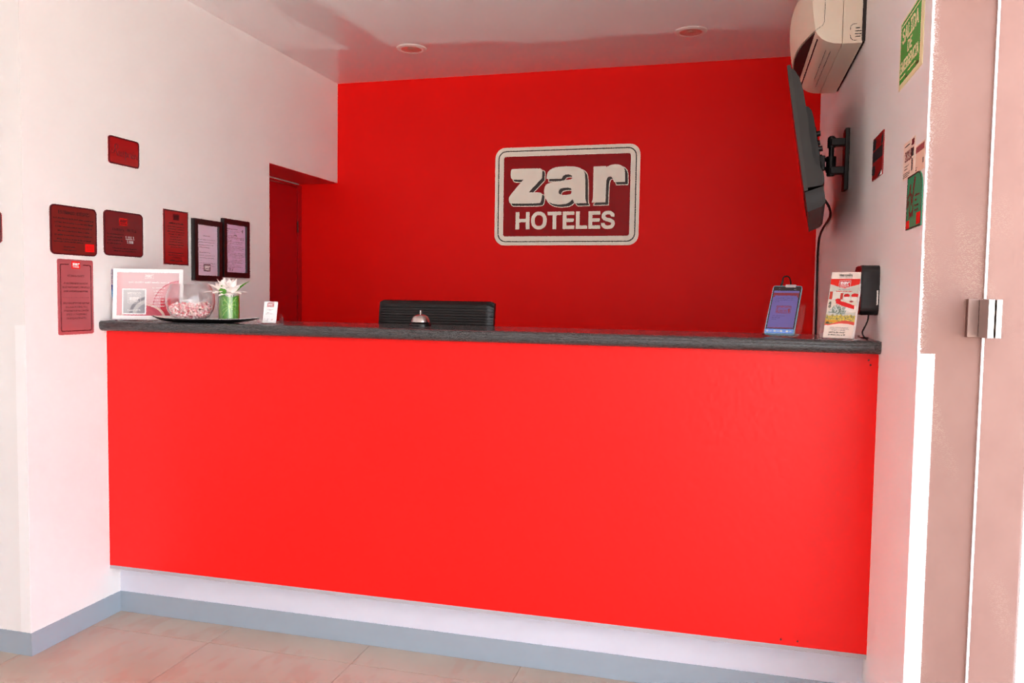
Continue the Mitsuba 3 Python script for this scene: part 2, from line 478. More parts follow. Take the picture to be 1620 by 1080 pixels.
OUTER = rrect(0, SW, 0, SH, 0.062)
LINE = rrect(0.0195, SW - 0.0195, 0.0195, SH - 0.0195, 0.050).difference(rrect(0.0255, SW - 0.0255, 0.0255, SH - 0.0255, 0.045))
FIELD = rrect(0.0545, SW - 0.0545, 0.0545, SH - 0.0545, 0.014)


def hoteles():
    m = text("HOTELES", 0.100, 0, 0, 0.001, align="l")
    sec = m.section(plane_origin=(0, 0, 0.0005), plane_normal=(0, 0, 1)).to_2D()
    planar, M = sec
    planar.apply_transform(M[np.ix_([0, 1, 3], [0, 1, 3])])
    g = unary_union(planar.polygons_full).buffer(0.0052, join_style=2)
    x0, y0, x1, y1 = g.bounds
    g = affinity.translate(g, -x0, -y0)
    g = affinity.scale(g, 0.603 / (x1 - x0), 0.106 / (y1 - y0), origin=(0, 0))
    return affinity.translate(g, 0.1325, 0.0945)


HOTELES = hoteles()


def small_logo(M, width, key, field="mat_ink_red", letters="mat_ink_white", border=None, shadow=None, word=None):
    """The hotel's emblem at a small size: a part (field) with its sub-parts."""
    s = width / SW
    S = np.diag([s, s, 1, 1])
    add(key, at(M @ S, ext(rrect(0, SW, 0, SH, 0.05), 0.0004)), field)
    if border:
        add(key + "__border", at(M @ S, ext(LINE.buffer(0.010), 0.0003, 0.0004)), border)
    if shadow:
        add(key + "__letter_shadow", at(M @ S, ext(SHADOW, 0.0003, 0.0004)), shadow)
    add(key + "__lettering", at(M @ S, ext(unary_union([LETTERS, HOTELES]), 0.0004, 0.0006)), letters)


# the big sign on the back wall
M = frame((1.056, BACK, 1.6555), (1, 0, 0), (0, 0, 1))
add("logo_sign__plate", at(M, ext(OUTER, 0.006)), "mat_cream_metal")
add("logo_sign__border_line", at(M, ext(LINE, 0.0006, 0.006)), "mat_sign_shadow")
add("logo_sign__field", at(M, ext(FIELD, 0.0006, 0.006)), "mat_sign_red")
add("logo_sign__letter_outline", at(M, ext(SHADOW.buffer(0.0046), 0.0004, 0.0066)), "mat_cream_metal")
add("logo_sign__letter_shadow", at(M, ext(SHADOW, 0.0004, 0.0070)), "mat_sign_shadow")
for k, g in enumerate((LZ, LA, LR)):
    add("logo_sign__letter" + (f"_{k:03d}" if k else ""), at(M, ext(g, 0.0016, 0.0070)), "mat_cream_metal")
for k, g in enumerate(sorted(HOTELES.geoms, key=lambda g: g.bounds[0])):
    add(f"logo_sign__small_letter" + (f"_{k:03d}" if k else ""), at(M, ext(g, 0.0012, 0.0066)), "mat_cream_metal")
tag("logo_sign", "large cream and dark red hotel logo sign on the red back wall", "sign")

# ------------------------------------------------------------------ signs on the left wall
def wall_sign(key, y0, y1, z0, z1, r, plate, edge, label, thick=0.004, side="left"):
    M = frame((0, y0, z0), (0, 1, 0), (0, 0, 1)) if side == "left" else frame((ROOM_W, y1, z0), (0, -1, 0), (0, 0, 1))
    w, h = y1 - y0, z1 - z0
    add(key + "__plate", at(M, ext(rrect(0, w, 0, h, r), thick)), plate)
    if edge:
        e = 0.005
        add(key + "__border", at(M, ext(rrect(0, w, 0, h, r).difference(rrect(e, w - e, e, h - e, max(r - e, 0))), 0.0008, thick)), edge)
    tag(key, label, "sign")
    F = M.copy()
    F[:3, 3] = (M @ [0, 0, thick, 1])[:3]
    return F, w, h


F, w, h = wall_sign("reception_sign", 0.020, 0.193, 1.864, 1.976, 0.014, "mat_acrylic_red", "mat_acrylic_edge", "small red sign with dark script lettering, topmost on the white left wall")


def script(strokes, r=0.0011):
    return cat(tube([(x, y, 0.0006) for x, y in s], r, n=6, samples=max(12, 6 * len(s))) for s in strokes)


u = 0.0078
stroke = [
    [(1.3, 7.6), (0.7, 7.0), (1.0, 6.2), (2.2, 6.2), (3.2, 7.4), (3.7, 9.6), (4.1, 10.6)],
    [(3.1, 9.0), (3.6, 10.6), (4.8, 11.2), (5.6, 10.4), (5.2, 9.0), (4.0, 8.2), (4.5, 7.0), (5.0, 5.6), (5.7, 5.2)],
    [(6.9, 7.6), (6.2, 7.6), (6.1, 6.8), (6.7, 6.7), (6.0, 6.3), (6.1, 5.5), (7.1, 5.4)],
    [(8.6, 7.3), (7.9, 7.5), (7.5, 6.4), (7.9, 5.4), (8.7, 5.4)],
    [(10.1, 7.6), (9.3, 7.6), (9.2, 6.8), (9.8, 6.7), (9.1, 6.3), (9.2, 5.5), (10.2, 5.4)],
    [(10.9, 8.2), (10.9, 6.0), (10.9, 3.4)],
    [(10.9, 6.9), (11.6, 7.6), (12.3, 6.8), (12.0, 5.6), (10.9, 5.6)],
    [(14.0, 7.3), (13.3, 7.5), (12.9, 6.4), (13.3, 5.4), (14.1, 5.4)],
    [(14.8, 7.5), (14.8, 6.2), (15.3, 5.4)], [(14.75, 8.5), (14.85, 8.7)],
    [(16.4, 7.4), (15.7, 6.6), (16.0, 5.4), (16.9, 5.6), (17.0, 6.9), (16.4, 7.4)], [(16.5, 8.3), (17.1, 9.0)],
    [(17.9, 7.5), (17.9, 5.4)], [(17.9, 6.6), (18.6, 7.5), (19.2, 6.9), (19.3, 5.5), (19.8, 5.3)],
]
add("reception_sign__lettering", at(F, script([[(x * u + 0.008, y * u - 0.004) for x, y in s] for s in stroke])), "mat_ink_maroon", smooth=True)

F, w, h = wall_sign("guest_notice", -0.2745, -0.0495, 1.481, 1.667, 0.020, "mat_acrylic_maroon", "mat_acrylic_edge", "square maroon notice with a bright red corner emblem, left of the other maroon notice")
add("guest_notice__heading", at(F, text("ESTIMADO HUÉSPED", 0.0125, w / 2, h - 0.033, bold=True, width=0.150)), "mat_ink_dark")
rows = [(h - 0.052 - 0.0155 * i, s) for i, s in enumerate((1.0, 0.95, 0.92, 0.80, 0.95, 0.84))]
add("guest_notice__print", at(F, cat([wordlines(rows, 0.014, w - 0.014, 0.0052, 11, centre=True), wordlines([(0.047, 1.0)], 0.016, 0.155, 0.0045, 12), wordlines([(0.028, 1.0), (0.016, 1.1)], 0.06, 0.12, 0.0042, 13, centre=True)])), "mat_ink_dark")
small_logo(F @ np.array([[1, 0, 0, w - 0.060], [0, 1, 0, 0.016], [0, 0, 1, 0], [0, 0, 0, 1.0]]), 0.046, "guest_notice__emblem", "mat_ink_brightred", "mat_ink_red")


def off(F, x, y, z=0.0):
    D = np.eye(4)
    D[:3, 3] = x, y, z
    return F @ D


F, w, h = wall_sign("rates_notice", -0.0105, 0.2105, 1.4905, 1.6735, 0.020, "mat_acrylic_maroon_dark", "mat_acrylic_edge", "square maroon price notice with silver figures, between the corner notice and the narrow plaque")
small_logo(off(F, w / 2 - 0.029, h - 0.058), 0.050, "rates_notice__emblem", "mat_ink_red", "mat_ink_maroon", border="mat_ink_dark")
add("rates_notice__heading", at(F, cat([text("TARIFAS", 0.0105, 0.044, h - 0.080, align="l", width=0.064), text("RATES", 0.0105, 0.128, h - 0.080, align="l", width=0.052)])), "mat_ink_dark")
add("rates_notice__print", at(F, cat([wordlines([(h - 0.097 - 0.0125 * i, s) for i, s in enumerate((1.0, 0.9, 0.93, 0.88))], 0.016, 0.108, 0.0046, 21), wordlines([(0.030, 1.0), (0.019, 0.9)], 0.045, 0.185, 0.0040, 22, centre=True)])), "mat_ink_dark")
add("rates_notice__figures", at(F, cat([text("1,111.1", 0.0135, 0.118, h - 0.112, align="l", width=0.050, bold=True), text("1 888", 0.0115, 0.127, h - 0.128, align="l", width=0.036, bold=True)])), "mat_ink_silver")

F, w, h = wall_sign("policy_plate", -0.2435, -0.0715, 1.1765, 1.4645, 0.008, "mat_pink_plate", None, "tall pink metal notice plate with framed dark text, beside the countertop's left end")
ring = rrect(0.010, w - 0.010, 0.012, h - 0.018, 0.008).difference(rrect(0.0135, w - 0.0135, 0.0155, h - 0.0215, 0.006)).difference(sbox(0.052, h - 0.03, w - 0.052, h))
add("policy_plate__border_line", at(F, ext(ring, 0.0006)), "mat_ink_maroon")
small_logo(off(F, w / 2 - 0.021, h - 0.035), 0.042, "policy_plate__emblem", "mat_ink_brightred", "mat_ink_white")
lines = [("ESTIMADO CLIENTE", 0.222, 0.080), ("LE INFORMAMOS QUE NO SE", 0.193, 0.118), ("ACEPTAN DOLARES, TODO PAGO", 0.178, 0.132), ("SERA EN MONEDA NACIONAL", 0.163, 0.120),
         ("NUESTRA CAPACIDAD MAXIMA", 0.117, 0.128), ("POR HABITACIÓN ES DE 2", 0.102, 0.104), ("PERSONAS POR HABITACIÓN", 0.088, 0.118), ("SENCILLA Y 4 PERSONAS", 0.074, 0.100), ("EN HABITACIÓN DOBLE", 0.059, 0.096)]
for k, (a, b) in enumerate(((0, 1), (1, 4), (4, 9))):
    add("policy_plate__lettering" + (f"_{k:03d}" if k else ""), at(F, cat([text(s, 0.0068, w / 2, y, width=ww) for s, y, ww in lines[a:b]])), "mat_ink_maroon")
add("policy_plate__divider_line", at(F, bx(0.022, w - 0.022, 0.1415, 0.1422, 0, 0.0005)), "mat_ink_maroon")

F, w, h = wall_sign("narrow_plaque", 0.342, 0.508, 1.469, 1.714, 0.0, "mat_acrylic_red", "mat_acrylic_edge", "narrow glossy red plaque with square corners, left of the black framed papers")
rows = [(h - 0.075 - 0.0115 * i, s) for i, s in enumerate((1, 0.95, 1, 0.9, 0.7, 0.8, 0.85))] + [(0.088, 0.9), (0.078, 0.7), (0.052, 0.9), (0.041, 0.95), (0.031, 0.6)]
add("narrow_plaque__print", at(F, cat([wordlines(rows, 0.026, w - 0.026, 0.0034, 31, centre=True), wordlines([(0.0155, 1.0)], 0.036, w - 0.036, 0.0065, 32), wordlines([(h - 0.061, 1.0)], 0.036, w - 0.03, 0.0075, 33)])), "mat_ink_dark")
small_logo(off(F, w / 2 - 0.020, h - 0.044), 0.042, "narrow_plaque__emblem", "mat_ink_maroon", "mat_ink_dark")


def framed(key, y0, y1, z0, z1, paper, label):
    M = frame((0, y0, z0), (0, 1, 0), (0, 0, 1))
    w, h, b = y1 - y0, z1 - z0, 0.026
    prof = rrect(0, w, 0, h, 0.002).difference(sbox(b, b, w - b, h - b))
    inner = rrect(0.003, w - 0.003, 0.003, h - 0.003, 0.002).difference(sbox(b, b, w - b, h - b))
    add(key + "__frame", at(M, cat([ext(prof, 0.017), ext(inner, 0.003, 0.017)])), "mat_dark_wood")
    add(key + "__paper", at(M, bx(b - 0.002, w - b + 0.002, b - 0.002, h - b + 0.002, 0.0, 0.008)), paper)
    q = trimesh.Trimesh([(b, b, 0.014), (w - b, b, 0.014), (w - b, h - b, 0.014), (b, h - b, 0.014)], [[0, 1, 2], [0, 2, 3]])
    add(key + "__glass", at(M, q), "mat_pane")
    tag(key, label, "framed document")
    return off(M, 0, 0, 0.008), w, h


F, w, h = framed("framed_certificate", 0.534, 0.748, 1.400, 1.692, "mat_paper", "dark framed paper with a grey emblem at its foot, left of the other frame")
rows = [(h - 0.096 - 0.0125 * i, s) for i, s in enumerate((1, 0.98, 0.9, 0.65))] + [(h - 0.158 - 0.0125 * i, s) for i, s in enumerate((0.7, 1, 0.97, 0.25))] + [(h - 0.208 - 0.0125 * i, s) for i, s in enumerate((1, 1, 0.6))]
add("framed_certificate__print", at(F, cat([wordlines(rows, 0.045, w - 0.045, 0.0024, 41), wordlines([(h - 0.078, 1.0)], 0.078, 0.135, 0.0036, 42)])), "mat_ink_grey")
small_logo(off(F, w / 2 - 0.026, 0.046), 0.052, "framed_certificate__emblem", "mat_ink_grey", "mat_paper_white", border="mat_ink_dark")
F, w, h = framed("framed_licence", 0.760, 0.983, 1.422, 1.714, "mat_paper_lilac", "dark framed lilac form full of fine print, nearest to the red door")
rows = [(h - 0.060 - 0.0078 * i, s) for i, s in enumerate((0.7, 0.5, 0.0, 0.6, 1, 1, 0.3, 1, 0.9, 0.2, 1, 1, 0.95, 0.4, 1, 1, 1, 0.9, 0.1, 1, 0.9, 0.5, 0.8, 0.9)) if s]
add("framed_licence__print", at(F, cat([wordlines(rows, 0.038, w - 0.036, 0.0022, 51), wordlines([(h - 0.050, 1.0)], 0.04, 0.13, 0.0042, 52), bx(0.170, 0.176, h - 0.062, h - 0.046, 0, 0.0005), bx(0.160, 0.176, h - 0.055, h - 0.052, 0, 0.0005),
                                        wordlines([(h - 0.080, 1.0)], 0.095, 0.125, 0.006, 53)] + [bx(0.036, w - 0.036, z, z + 0.0008, 0, 0.0005) for z in (0.200, 0.182, 0.160, 0.138, 0.116, 0.09, 0.075)])), "mat_ink_grey")
add("framed_licence__signature", at(F, cat([tube([(0.052 + 0.006 * i, 0.042 + 0.008 * math.sin(i * 2.3), 0.0005) for i in range(7)], 0.0008, n=5)])), "mat_ink_black")

# sign on the wall that turns left, only its right edge in the picture
M = frame((-0.33, Y_LEFT, 1.512), (1, 0, 0), (0, 0, 1))
add("corner_sign__plate", at(M, ext(rrect(0, 0.236, 0, 0.115, 0.016), 0.004)), "mat_acrylic_red")
add("corner_sign__border", at(M, ext(rrect(0, 0.236, 0, 0.115, 0.016).difference(rrect(0.005, 0.231, 0.005, 0.110, 0.012)), 0.0008, 0.004)), "mat_acrylic_edge")
tag("corner_sign", "red sign with rounded corners cut off by the picture's left edge", "sign")

# ------------------------------------------------------------------ signs on the right wall
F, w, h = wall_sign("exit_sign", -0.432, -0.147, 1.955, 2.145, 0.0, "mat_exit_cream", None, "green and cream SALIDA DE EMERGENCIA sign high on the right wall", 0.002, "right")
add("exit_sign__green_field", at(F, bx(0.012, w - 0.032, 0.014, h - 0.006, 0, 0.0004)), "mat_exit_green")
for k, (a, b, c) in enumerate(((0.020, 0.088, 0.0265), (0.118, 0.210, 0.0265), (0.018, w - 0.038, h - 0.0185))):
    add("exit_sign__line" + (f"_{k:03d}" if k else ""), at(F, bx(a, b, c, c + 0.004, 0.0004, 0.0008)), "mat_exit_cream")
add("exit_sign__lettering", at(F, cat([text("SALIDA", 0.040, (w - 0.02) / 2, h - 0.068, z=0.0004, bold=True, width=0.200), text("DE", 0.030, (w - 0.02) / 2, h - 0.107, z=0.0004, bold=True, width=0.056), text("EMERGENCIA", 0.031, (w - 0.02) / 2, h - 0.149, z=0.0004, bold=True, width=0.222)])), "mat_exit_cream")
add("exit_sign__small_print", at(F, wordlines([(0.0165, 1.0)], 0.092, 0.114, 0.005, 61, z=0.0005)), "mat_ink_maroon")
add("exit_sign__small_print_001", at(F, wordlines([(0.0165, 1.0)], 0.216, 0.25, 0.005, 62, z=0.0005)), "mat_ink_maroon")

F, w, h = wall_sign("torn_sign", 0.053, 0.232, 1.751, 1.889, 0.0, "mat_acrylic_red", None, "small red and black chipped sign near the television mount", 0.004, "right")
add("torn_sign__black_band", at(F, bx(0, w, 0.058, 0.094, 0, 0.0005)), "mat_ink_black")
for k, bp in enumerate([ext(Polygon([(0, 0.10), (0.05, 0.098), (0.06, 0.125), (0.04, h - 0.004), (0, h - 0.004)]), 0.0005), ext(Polygon([(w, 0.10), (w - 0.03, 0.098), (w - 0.025, 0.12), (w, h - 0.01)]), 0.0005),
                                         ext(Polygon([(0, 0.018), (0.045, 0.016), (0.055, 0.03), (0.05, 0.046), (0, 0.048)]), 0.0005), ext(Polygon([(0.10, 0.0), (w - 0.02, 0.0), (w, 0.012), (w, 0.018), (0.12, 0.008)]), 0.0005)]):
    add("torn_sign__black_print" + (f"_{k:03d}" if k else ""), at(F, bp), "mat_ink_black")
add("torn_sign__chip", at(F, ext(Polygon([(w - 0.035, 0), (w, 0), (w, 0.012), (w - 0.012, 0.010)]), 0.0007)), "mat_ink_white")

F, w, h = wall_sign("year_notice", -0.392, -0.258, 1.684, 1.783, 0.0, "mat_cream_paper", None, "pale notice with the year 2018, above the green sign", 0.002, "right")
add("year_notice__year", at(F, text("2018", 0.027, 0.060, 0.046, bold=True, width=0.080)), "mat_ink_maroon")
add("year_notice__print", at(F, cat([wordlines([(h - 0.012, 1.0)], 0.012, 0.085, 0.003, 71), wordlines([(0.032, 0.9), (0.024, 0.6)], 0.02, 0.08, 0.0022, 72), wordlines([(0.014, 1), (0.009, 1), (0.004, 0.9)], 0.006, 0.085, 0.0022, 73), bx(0.104, 0.116, 0.012, 0.044, 0, 0.0004)])), "mat_ink_black")
add("year_notice__black_square", at(F, bx(0.096, 0.124, 0.050, 0.072, 0, 0.0005)), "mat_ink_black")
add("year_notice__stamp", at(F, ext(rrect(0.100, 0.128, h - 0.020, h - 0.004, 0.003), 0.0005)), "mat_ink_maroon")
F, w, h = wall_sign("paper_note", -0.500, -0.402, 1.682, 1.752, 0.0, "mat_note", None, "small beige paper note between the year notice and the wall's edge", 0.001, "right")
add("paper_note__heading_band", at(F, bx(0.004, w - 0.004, h - 0.020, h - 0.004, 0, 0.0004)), "mat_pink_plate")
add("paper_note__print", at(F, wordlines([(0.012, 1.0), (0.006, 1.0)], 0.006, 0.02, 0.0025, 81)), "mat_ink_dark")
add("paper_note__dark_mark", at(F, bx(w - 0.016, w - 0.008, 0.016, 0.028, 0, 0.0005)), "mat_ink_dark")

M = frame((ROOM_W, -0.328, 1.541), (0, -1, 0), (0, 0, 1))
w, h = 0.170, 0.141
plate = unary_union([sbox(0, 0, w, h - 0.05), sbox(0, 0, w - 0.05, h), Point(w - 0.05, h - 0.05).buffer(0.05, quad_segs=10)])
add("green_sign__plate", at(M, ext(plate, 0.003)), "mat_green_plate")
F = off(M, 0, 0, 0.003)
add("green_sign__border", at(F, ext(plate.difference(plate.buffer(-0.0035)), 0.0005)), "mat_ink_dark")
arch = LineString([(0.010, 0.062), (0.014, 0.084), (0.034, 0.094), (0.056, 0.088), (0.066, 0.070)]).buffer(0.004)
fig = [arch] + [LineString(p).buffer(r) for p, r in (([(0.036, 0.100), (0.040, 0.112)], 0.006), ([(0.078, 0.104), (0.090, 0.126)], 0.007), ([(0.072, 0.084), (0.080, 0.096)], 0.005), ([(0.026, 0.062), (0.026, 0.074)], 0.004), ([(0.056, 0.066), (0.058, 0.078)], 0.004),
                                                     ([(0.040, 0.052), (0.038, 0.030)], 0.0035), ([(0.078, 0.056), (0.078, 0.034)], 0.0035), ([(0.038, 0.045), (0.058, 0.034), (0.076, 0.046)], 0.0045), ([(0.044, 0.088), (0.042, 0.046)], 0.0012), ([(0.074, 0.080), (0.076, 0.050)], 0.0012))]
add("green_sign__figure", at(F, ext(unary_union(fig), 0.0006)), "mat_ink_maroon")
add("green_sign__print", at(F, wordlines([(0.080, 1), (0.068, 0.5), (0.054, 0.75), (0.042, 0.8)], 0.096, 0.156, 0.0055, 91)), "mat_ink_maroon")
add("green_sign__red_square", at(F, bx(0.004, 0.042, 0.003, 0.024, 0, 0.0006)), "mat_ink_red")
add("green_sign__red_square_001", at(F, bx(0.122, w - 0.004, 0.006, 0.036, 0, 0.0006)), "mat_ink_red")
tag("green_sign", "green sign with a rounded top corner and red corner squares beside the wall's edge", "sign")

# ------------------------------------------------------------------ ceiling downlights
for k, (x, y, txt) in enumerate(((0.742, 1.407, "round recessed ceiling downlight above the door recess end of the counter"), (2.222, 1.449, "round recessed ceiling downlight nearest the air conditioner"))):
    key = "downlight" + (f"_{k:03d}" if k else "")
    D = np.eye(4)
    D[:3, 3] = x, y, CEIL
    ring = lathe([(0.054, 0.0), (0.055, -0.006), (0.060, -0.009), (0.074, -0.007), (0.081, -0.003), (0.082, 0.0), (0.054, 0.0)], 64)
    cup = lathe([(0.0545, -0.005), (0.050, 0.02), (0.040, 0.055), (0.0, 0.058), (0.0, 0.060), (0.042, 0.057), (0.052, 0.02), (0.0565, -0.005), (0.0545, -0.005)], 48)
    add(key + "__trim_ring", at(D, ring), "mat_white_trim", smooth=40)
    add(key + "__reflector", at(D, lathe([(0.0, -0.0015), (0.030, -0.0015), (0.046, -0.003), (0.0545, -0.0065), (0.0550, -0.001), (0.0, -0.0005), (0.0, -0.0015)], 48)), "mat_reflector", smooth=40)
    add(key + "__reflector__bulb", at(D, lathe([(0.0, -0.006), (0.016, -0.005), (0.022, -0.002), (0.0, -0.001), (0.0, -0.006)], 32)), "mat_bulb", smooth=40)
    tag(key, txt, "downlight", "recessed downlights in the ceiling")

# ------------------------------------------------------------------ air conditioner high on the right wall
AY0, AY1 = 0.520, 1.262


def wallprof(pts, y0, y1):
    """A solid from a profile of (distance from the right wall, z), drawn out along y."""
    return at(frame((ROOM_W, y0, 0), (-1, 0, 0), (0, 0, 1)), ext(Polygon(pts), y1 - y0))


add("air_conditioner__wall_plate", wallprof([(0, 2.306), (0.012, 2.306), (0.012, 2.585), (0, 2.585)], AY0 - 0.004, AY1), "mat_ac_line")
add("air_conditioner__chassis", wallprof([(0.010, 2.299), (0.0775, 2.300), (0.0775, 2.590), (0.010, 2.590)], AY0, AY1), "mat_ac_white")
low = [(0.0795, 2.300), (0.108, 2.303), (0.132, 2.311), (0.152, 2.324), (0.166, 2.340), (0.173, 2.353)]
add("air_conditioner__casing", wallprof(low + [(0.150, 2.385), (0.142, 2.58), (0.0795, 2.590)], AY0, AY1), "mat_ac_white", smooth=25)
# end cheek: closes the casing at the near end up to the bowed front cover
for k, (a, b) in enumerate(((AY0, AY0 + 0.012), (AY1 - 0.012, AY1))):
    add("air_conditioner__end_cap" + (f"_{k:03d}" if k else ""), wallprof([(0.141, 2.330), (0.166, 2.340), (0.173, 2.353), (0.184, 2.42), (0.188, 2.48), (0.186, 2.53), (0.174, 2.565), (0.143, 2.588)], a, b), "mat_ac_white", smooth=25)
ny, nz = 25, 13
prof = np.array([(0.1735, 2.358), (0.179, 2.385), (0.184, 2.42), (0.187, 2.45), (0.188, 2.48), (0.1875, 2.51), (0.185, 2.535), (0.178, 2.558), (0.168, 2.573), (0.155, 2.582), (0.146, 2.586)])
v, f = [], []
ys = np.linspace(AY0 + 0.0125, AY1 - 0.0125, ny)
for i, y in enumerate(ys):
    t = (i / (ny - 1)) * 2 - 1
    bow = 0.050 * (1 - t * t)
    for p, z in prof:
        v.append((ROOM_W - p - bow * min(1.0, (2.590 - z) / 0.05), y, z))
    for p, z in prof[::-1]:
        v.append((ROOM_W - min(p, 0.150) , y, z - 0.0 if z > 2.36 else z))
K = 2 * len(prof)
for i in range(ny - 1):
    for k in range(K):
        a, b = i * K + k, i * K + (k + 1) % K
        f += [[a, b, a + K], [b, b + K, a + K]]
for s, flip in ((0, 1), ((ny - 1) * K, 0)):
    for k in range(1, K - 1):
        f.append([s, s + k + 1, s + k] if not flip else [s, s + k, s + k + 1])
cover = trimesh.Trimesh(np.array(v), np.array(f), process=False)
cover.fix_normals()
add("air_conditioner__front_cover", cover, "mat_ac_white", smooth=35)
# outlet plate under the bowed cover, recess shade put into its dark red colour
v = []
for y in ys:
    t = ((y - ys[0]) / (ys[-1] - ys[0])) * 2 - 1
    v.append((ROOM_W - 0.168 - 0.050 * (1 - t * t), y, 2.3545))
outl = Polygon([(p[1], p[0]) for p in v] + [(AY1 - 0.0125, ROOM_W - 0.140), (AY0 + 0.0125, ROOM_W - 0.140)])
m = ext(outl, 0.003)
m.vertices = m.vertices[:, [1, 0, 2]] + (0, 0, 2.352)
m.fix_normals()
add("air_conditioner__air_outlet", m, "mat_ac_recess_shade")
add("air_conditioner__air_outlet__louver", wallprof([(0.1605, 2.3315), (0.1640, 2.3355), (0.1618, 2.3385), (0.1580, 2.3345)], AY0 + 0.045, AY1 - 0.035), "mat_ac_line")
slots = [(0.019, 0.034, 2.3535), (0.0135, 0.036, 2.3425), (0.0135, 0.036, 2.3325), (0.018, 0.034, 2.3225)]
for k, (p0, p1, z) in enumerate(slots):
    add("air_conditioner__vent_slot" + (f"_{k:03d}" if k else ""), wallprof([(p0, z - 0.0016), (p1, z - 0.0016), (p1, z + 0.0016), (p0, z + 0.0016)], AY0 - 0.0008, AY0 + 0.001), "mat_ac_line")
bra = [LineString([(0.030, 2.369), (0.044, 2.368), (0.051, 2.361), (0.052, 2.349)]).buffer(0.0008), LineString([(0.052, 2.330), (0.050, 2.318), (0.042, 2.310), (0.030, 2.309)]).buffer(0.0008), sbox(-0.002, 2.349, 0.013, 2.361)]
add("air_conditioner__vent_bracket", at(frame((ROOM_W, AY0 - 0.0008, 0), (-1, 0, 0), (0, 0, 1)), ext(unary_union(bra), 0.0012)), "mat_ac_line")
und = [sbox(0, 0, 1, 1)]
for k, p in enumerate((0.108, 0.124)):
    z = 2.3026 if k == 0 else 2.3083
    add("air_conditioner__casing__seam" + (f"_{k:03d}" if k else ""), bx(ROOM_W - p - 0.0006, ROOM_W - p + 0.0006, AY0 + 0.10, AY1 - 0.12 - 0.1 * k, z - 0.0012, z + 0.001), "mat_ac_line")
add("air_conditioner__end_seam", at(frame((ROOM_W, AY0 - 0.0008, 0), (-1, 0, 0), (0, 0, 1)), ext(LineString([(0.176, 2.352), (0.148, 2.372), (0.143, 2.385), (0.142, 2.57)]).buffer(0.0006), 0.001)), "mat_ac_line")
tag("air_conditioner", "cream split air conditioner with a bowed front, high on the right wall", "air conditioner")

# ------------------------------------------------------------------ television on a swing arm
TVN = 0.36                      # y of its near edge
yaw, tilt = math.radians(5.6), math.radians(9.3)
u = np.array([math.sin(yaw), math.cos(yaw), 0])                       # along the screen, away from the camera
nrm = np.array([-math.cos(yaw), math.sin(yaw), 0])                    # the way the screen faces
v = np.array([0, 0, 1.0]) * math.cos(tilt) + nrm * math.sin(tilt)      # up the tilted screen
TV = np.eye(4)
TV[:3, 0], TV[:3, 1], TV[:3, 2], TV[:3, 3] = u, v, np.cross(u, v), (2.702, TVN, 1.667)
back = TV[:3, 2]                # = u x v
TVF = TV.copy()
if back @ np.array([1.0, 0, 0]) < 0:                                  # local z must point to the wall
    TVF[:3, 2] *= -1
TL, TH = 0.92, 0.530


def tvp(pts, x0, x1):
    """A solid from a profile (depth behind the screen, height) drawn out along the television's length."""
    m = ext(Polygon(pts), x1 - x0)                                    # local: x = depth, y = height, z = along
    L = np.eye(4)
    L[:3, 0], L[:3, 1], L[:3, 2], L[:3, 3] = TVF[:3, 2], TVF[:3, 1], TVF[:3, 0], TVF[:3, 3] + TVF[:3, 0] * x0
    m = at(L, m)
    m.fix_normals()
    return m


add("television__bezel", tvp([(0.0, 0.075), (0.013, 0.075), (0.013, TH - 0.002), (0.011, TH), (0.002, TH), (0.0, TH - 0.002)], 0, TL), "mat_tv_grey")
add("television__screen", tvp([(-0.001, 0.10), (0.0, 0.10), (0.0, TH - 0.02), (-0.001, TH - 0.02)], 0.02, TL - 0.02), "mat_screen_off")
shell = [(0.013, 0.085), (0.062, 0.085), (0.072, 0.10), (0.073, 0.125), (0.064, 0.150), (0.050, 0.165), (0.044, 0.20), (0.045, 0.36), (0.043, 0.43), (0.036, 0.478), (0.024, 0.508), (0.013, 0.518)]
add("television__back_shell", tvp(shell, 0.004, TL - 0.004), "mat_tv_shell", smooth=30)
add("television__rear_housing", tvp([(0.040, 0.14), (0.066, 0.145), (0.070, 0.20), (0.068, 0.34), (0.064, 0.375), (0.054, 0.392), (0.040, 0.395)], 0.10, TL - 0.10), "mat_tv_dark", smooth=30)
add("television__speaker_bar", tvp([(0.002, 0.0), (0.052, 0.012), (0.066, 0.028), (0.066, 0.083), (0.002, 0.073)], 0.02, TL - 0.02), "mat_tv_dark", smooth=30)
add("television__port_panel", tvp([(0.012, 0.030), (0.0668, 0.042), (0.0668, 0.062), (0.012, 0.052)], 0.019, 0.05), "mat_black_plastic")
kn = 0
for x in (0.36, 0.56):
    for y in (0.335, 0.275):
        p = TVF[:3, 3] + TVF[:3, 0] * x + TVF[:3, 1] * y + TVF[:3, 2] * 0.062
        add("television__mount_knob" + (f"_{kn:03d}" if kn else ""), cyl(p, p + TVF[:3, 2] * 0.030, 0.011, n=16), "mat_black_plastic", smooth=40)
        kn += 1
tag("television", "dark flat television seen edge-on, tilted down from the right wall", "television")

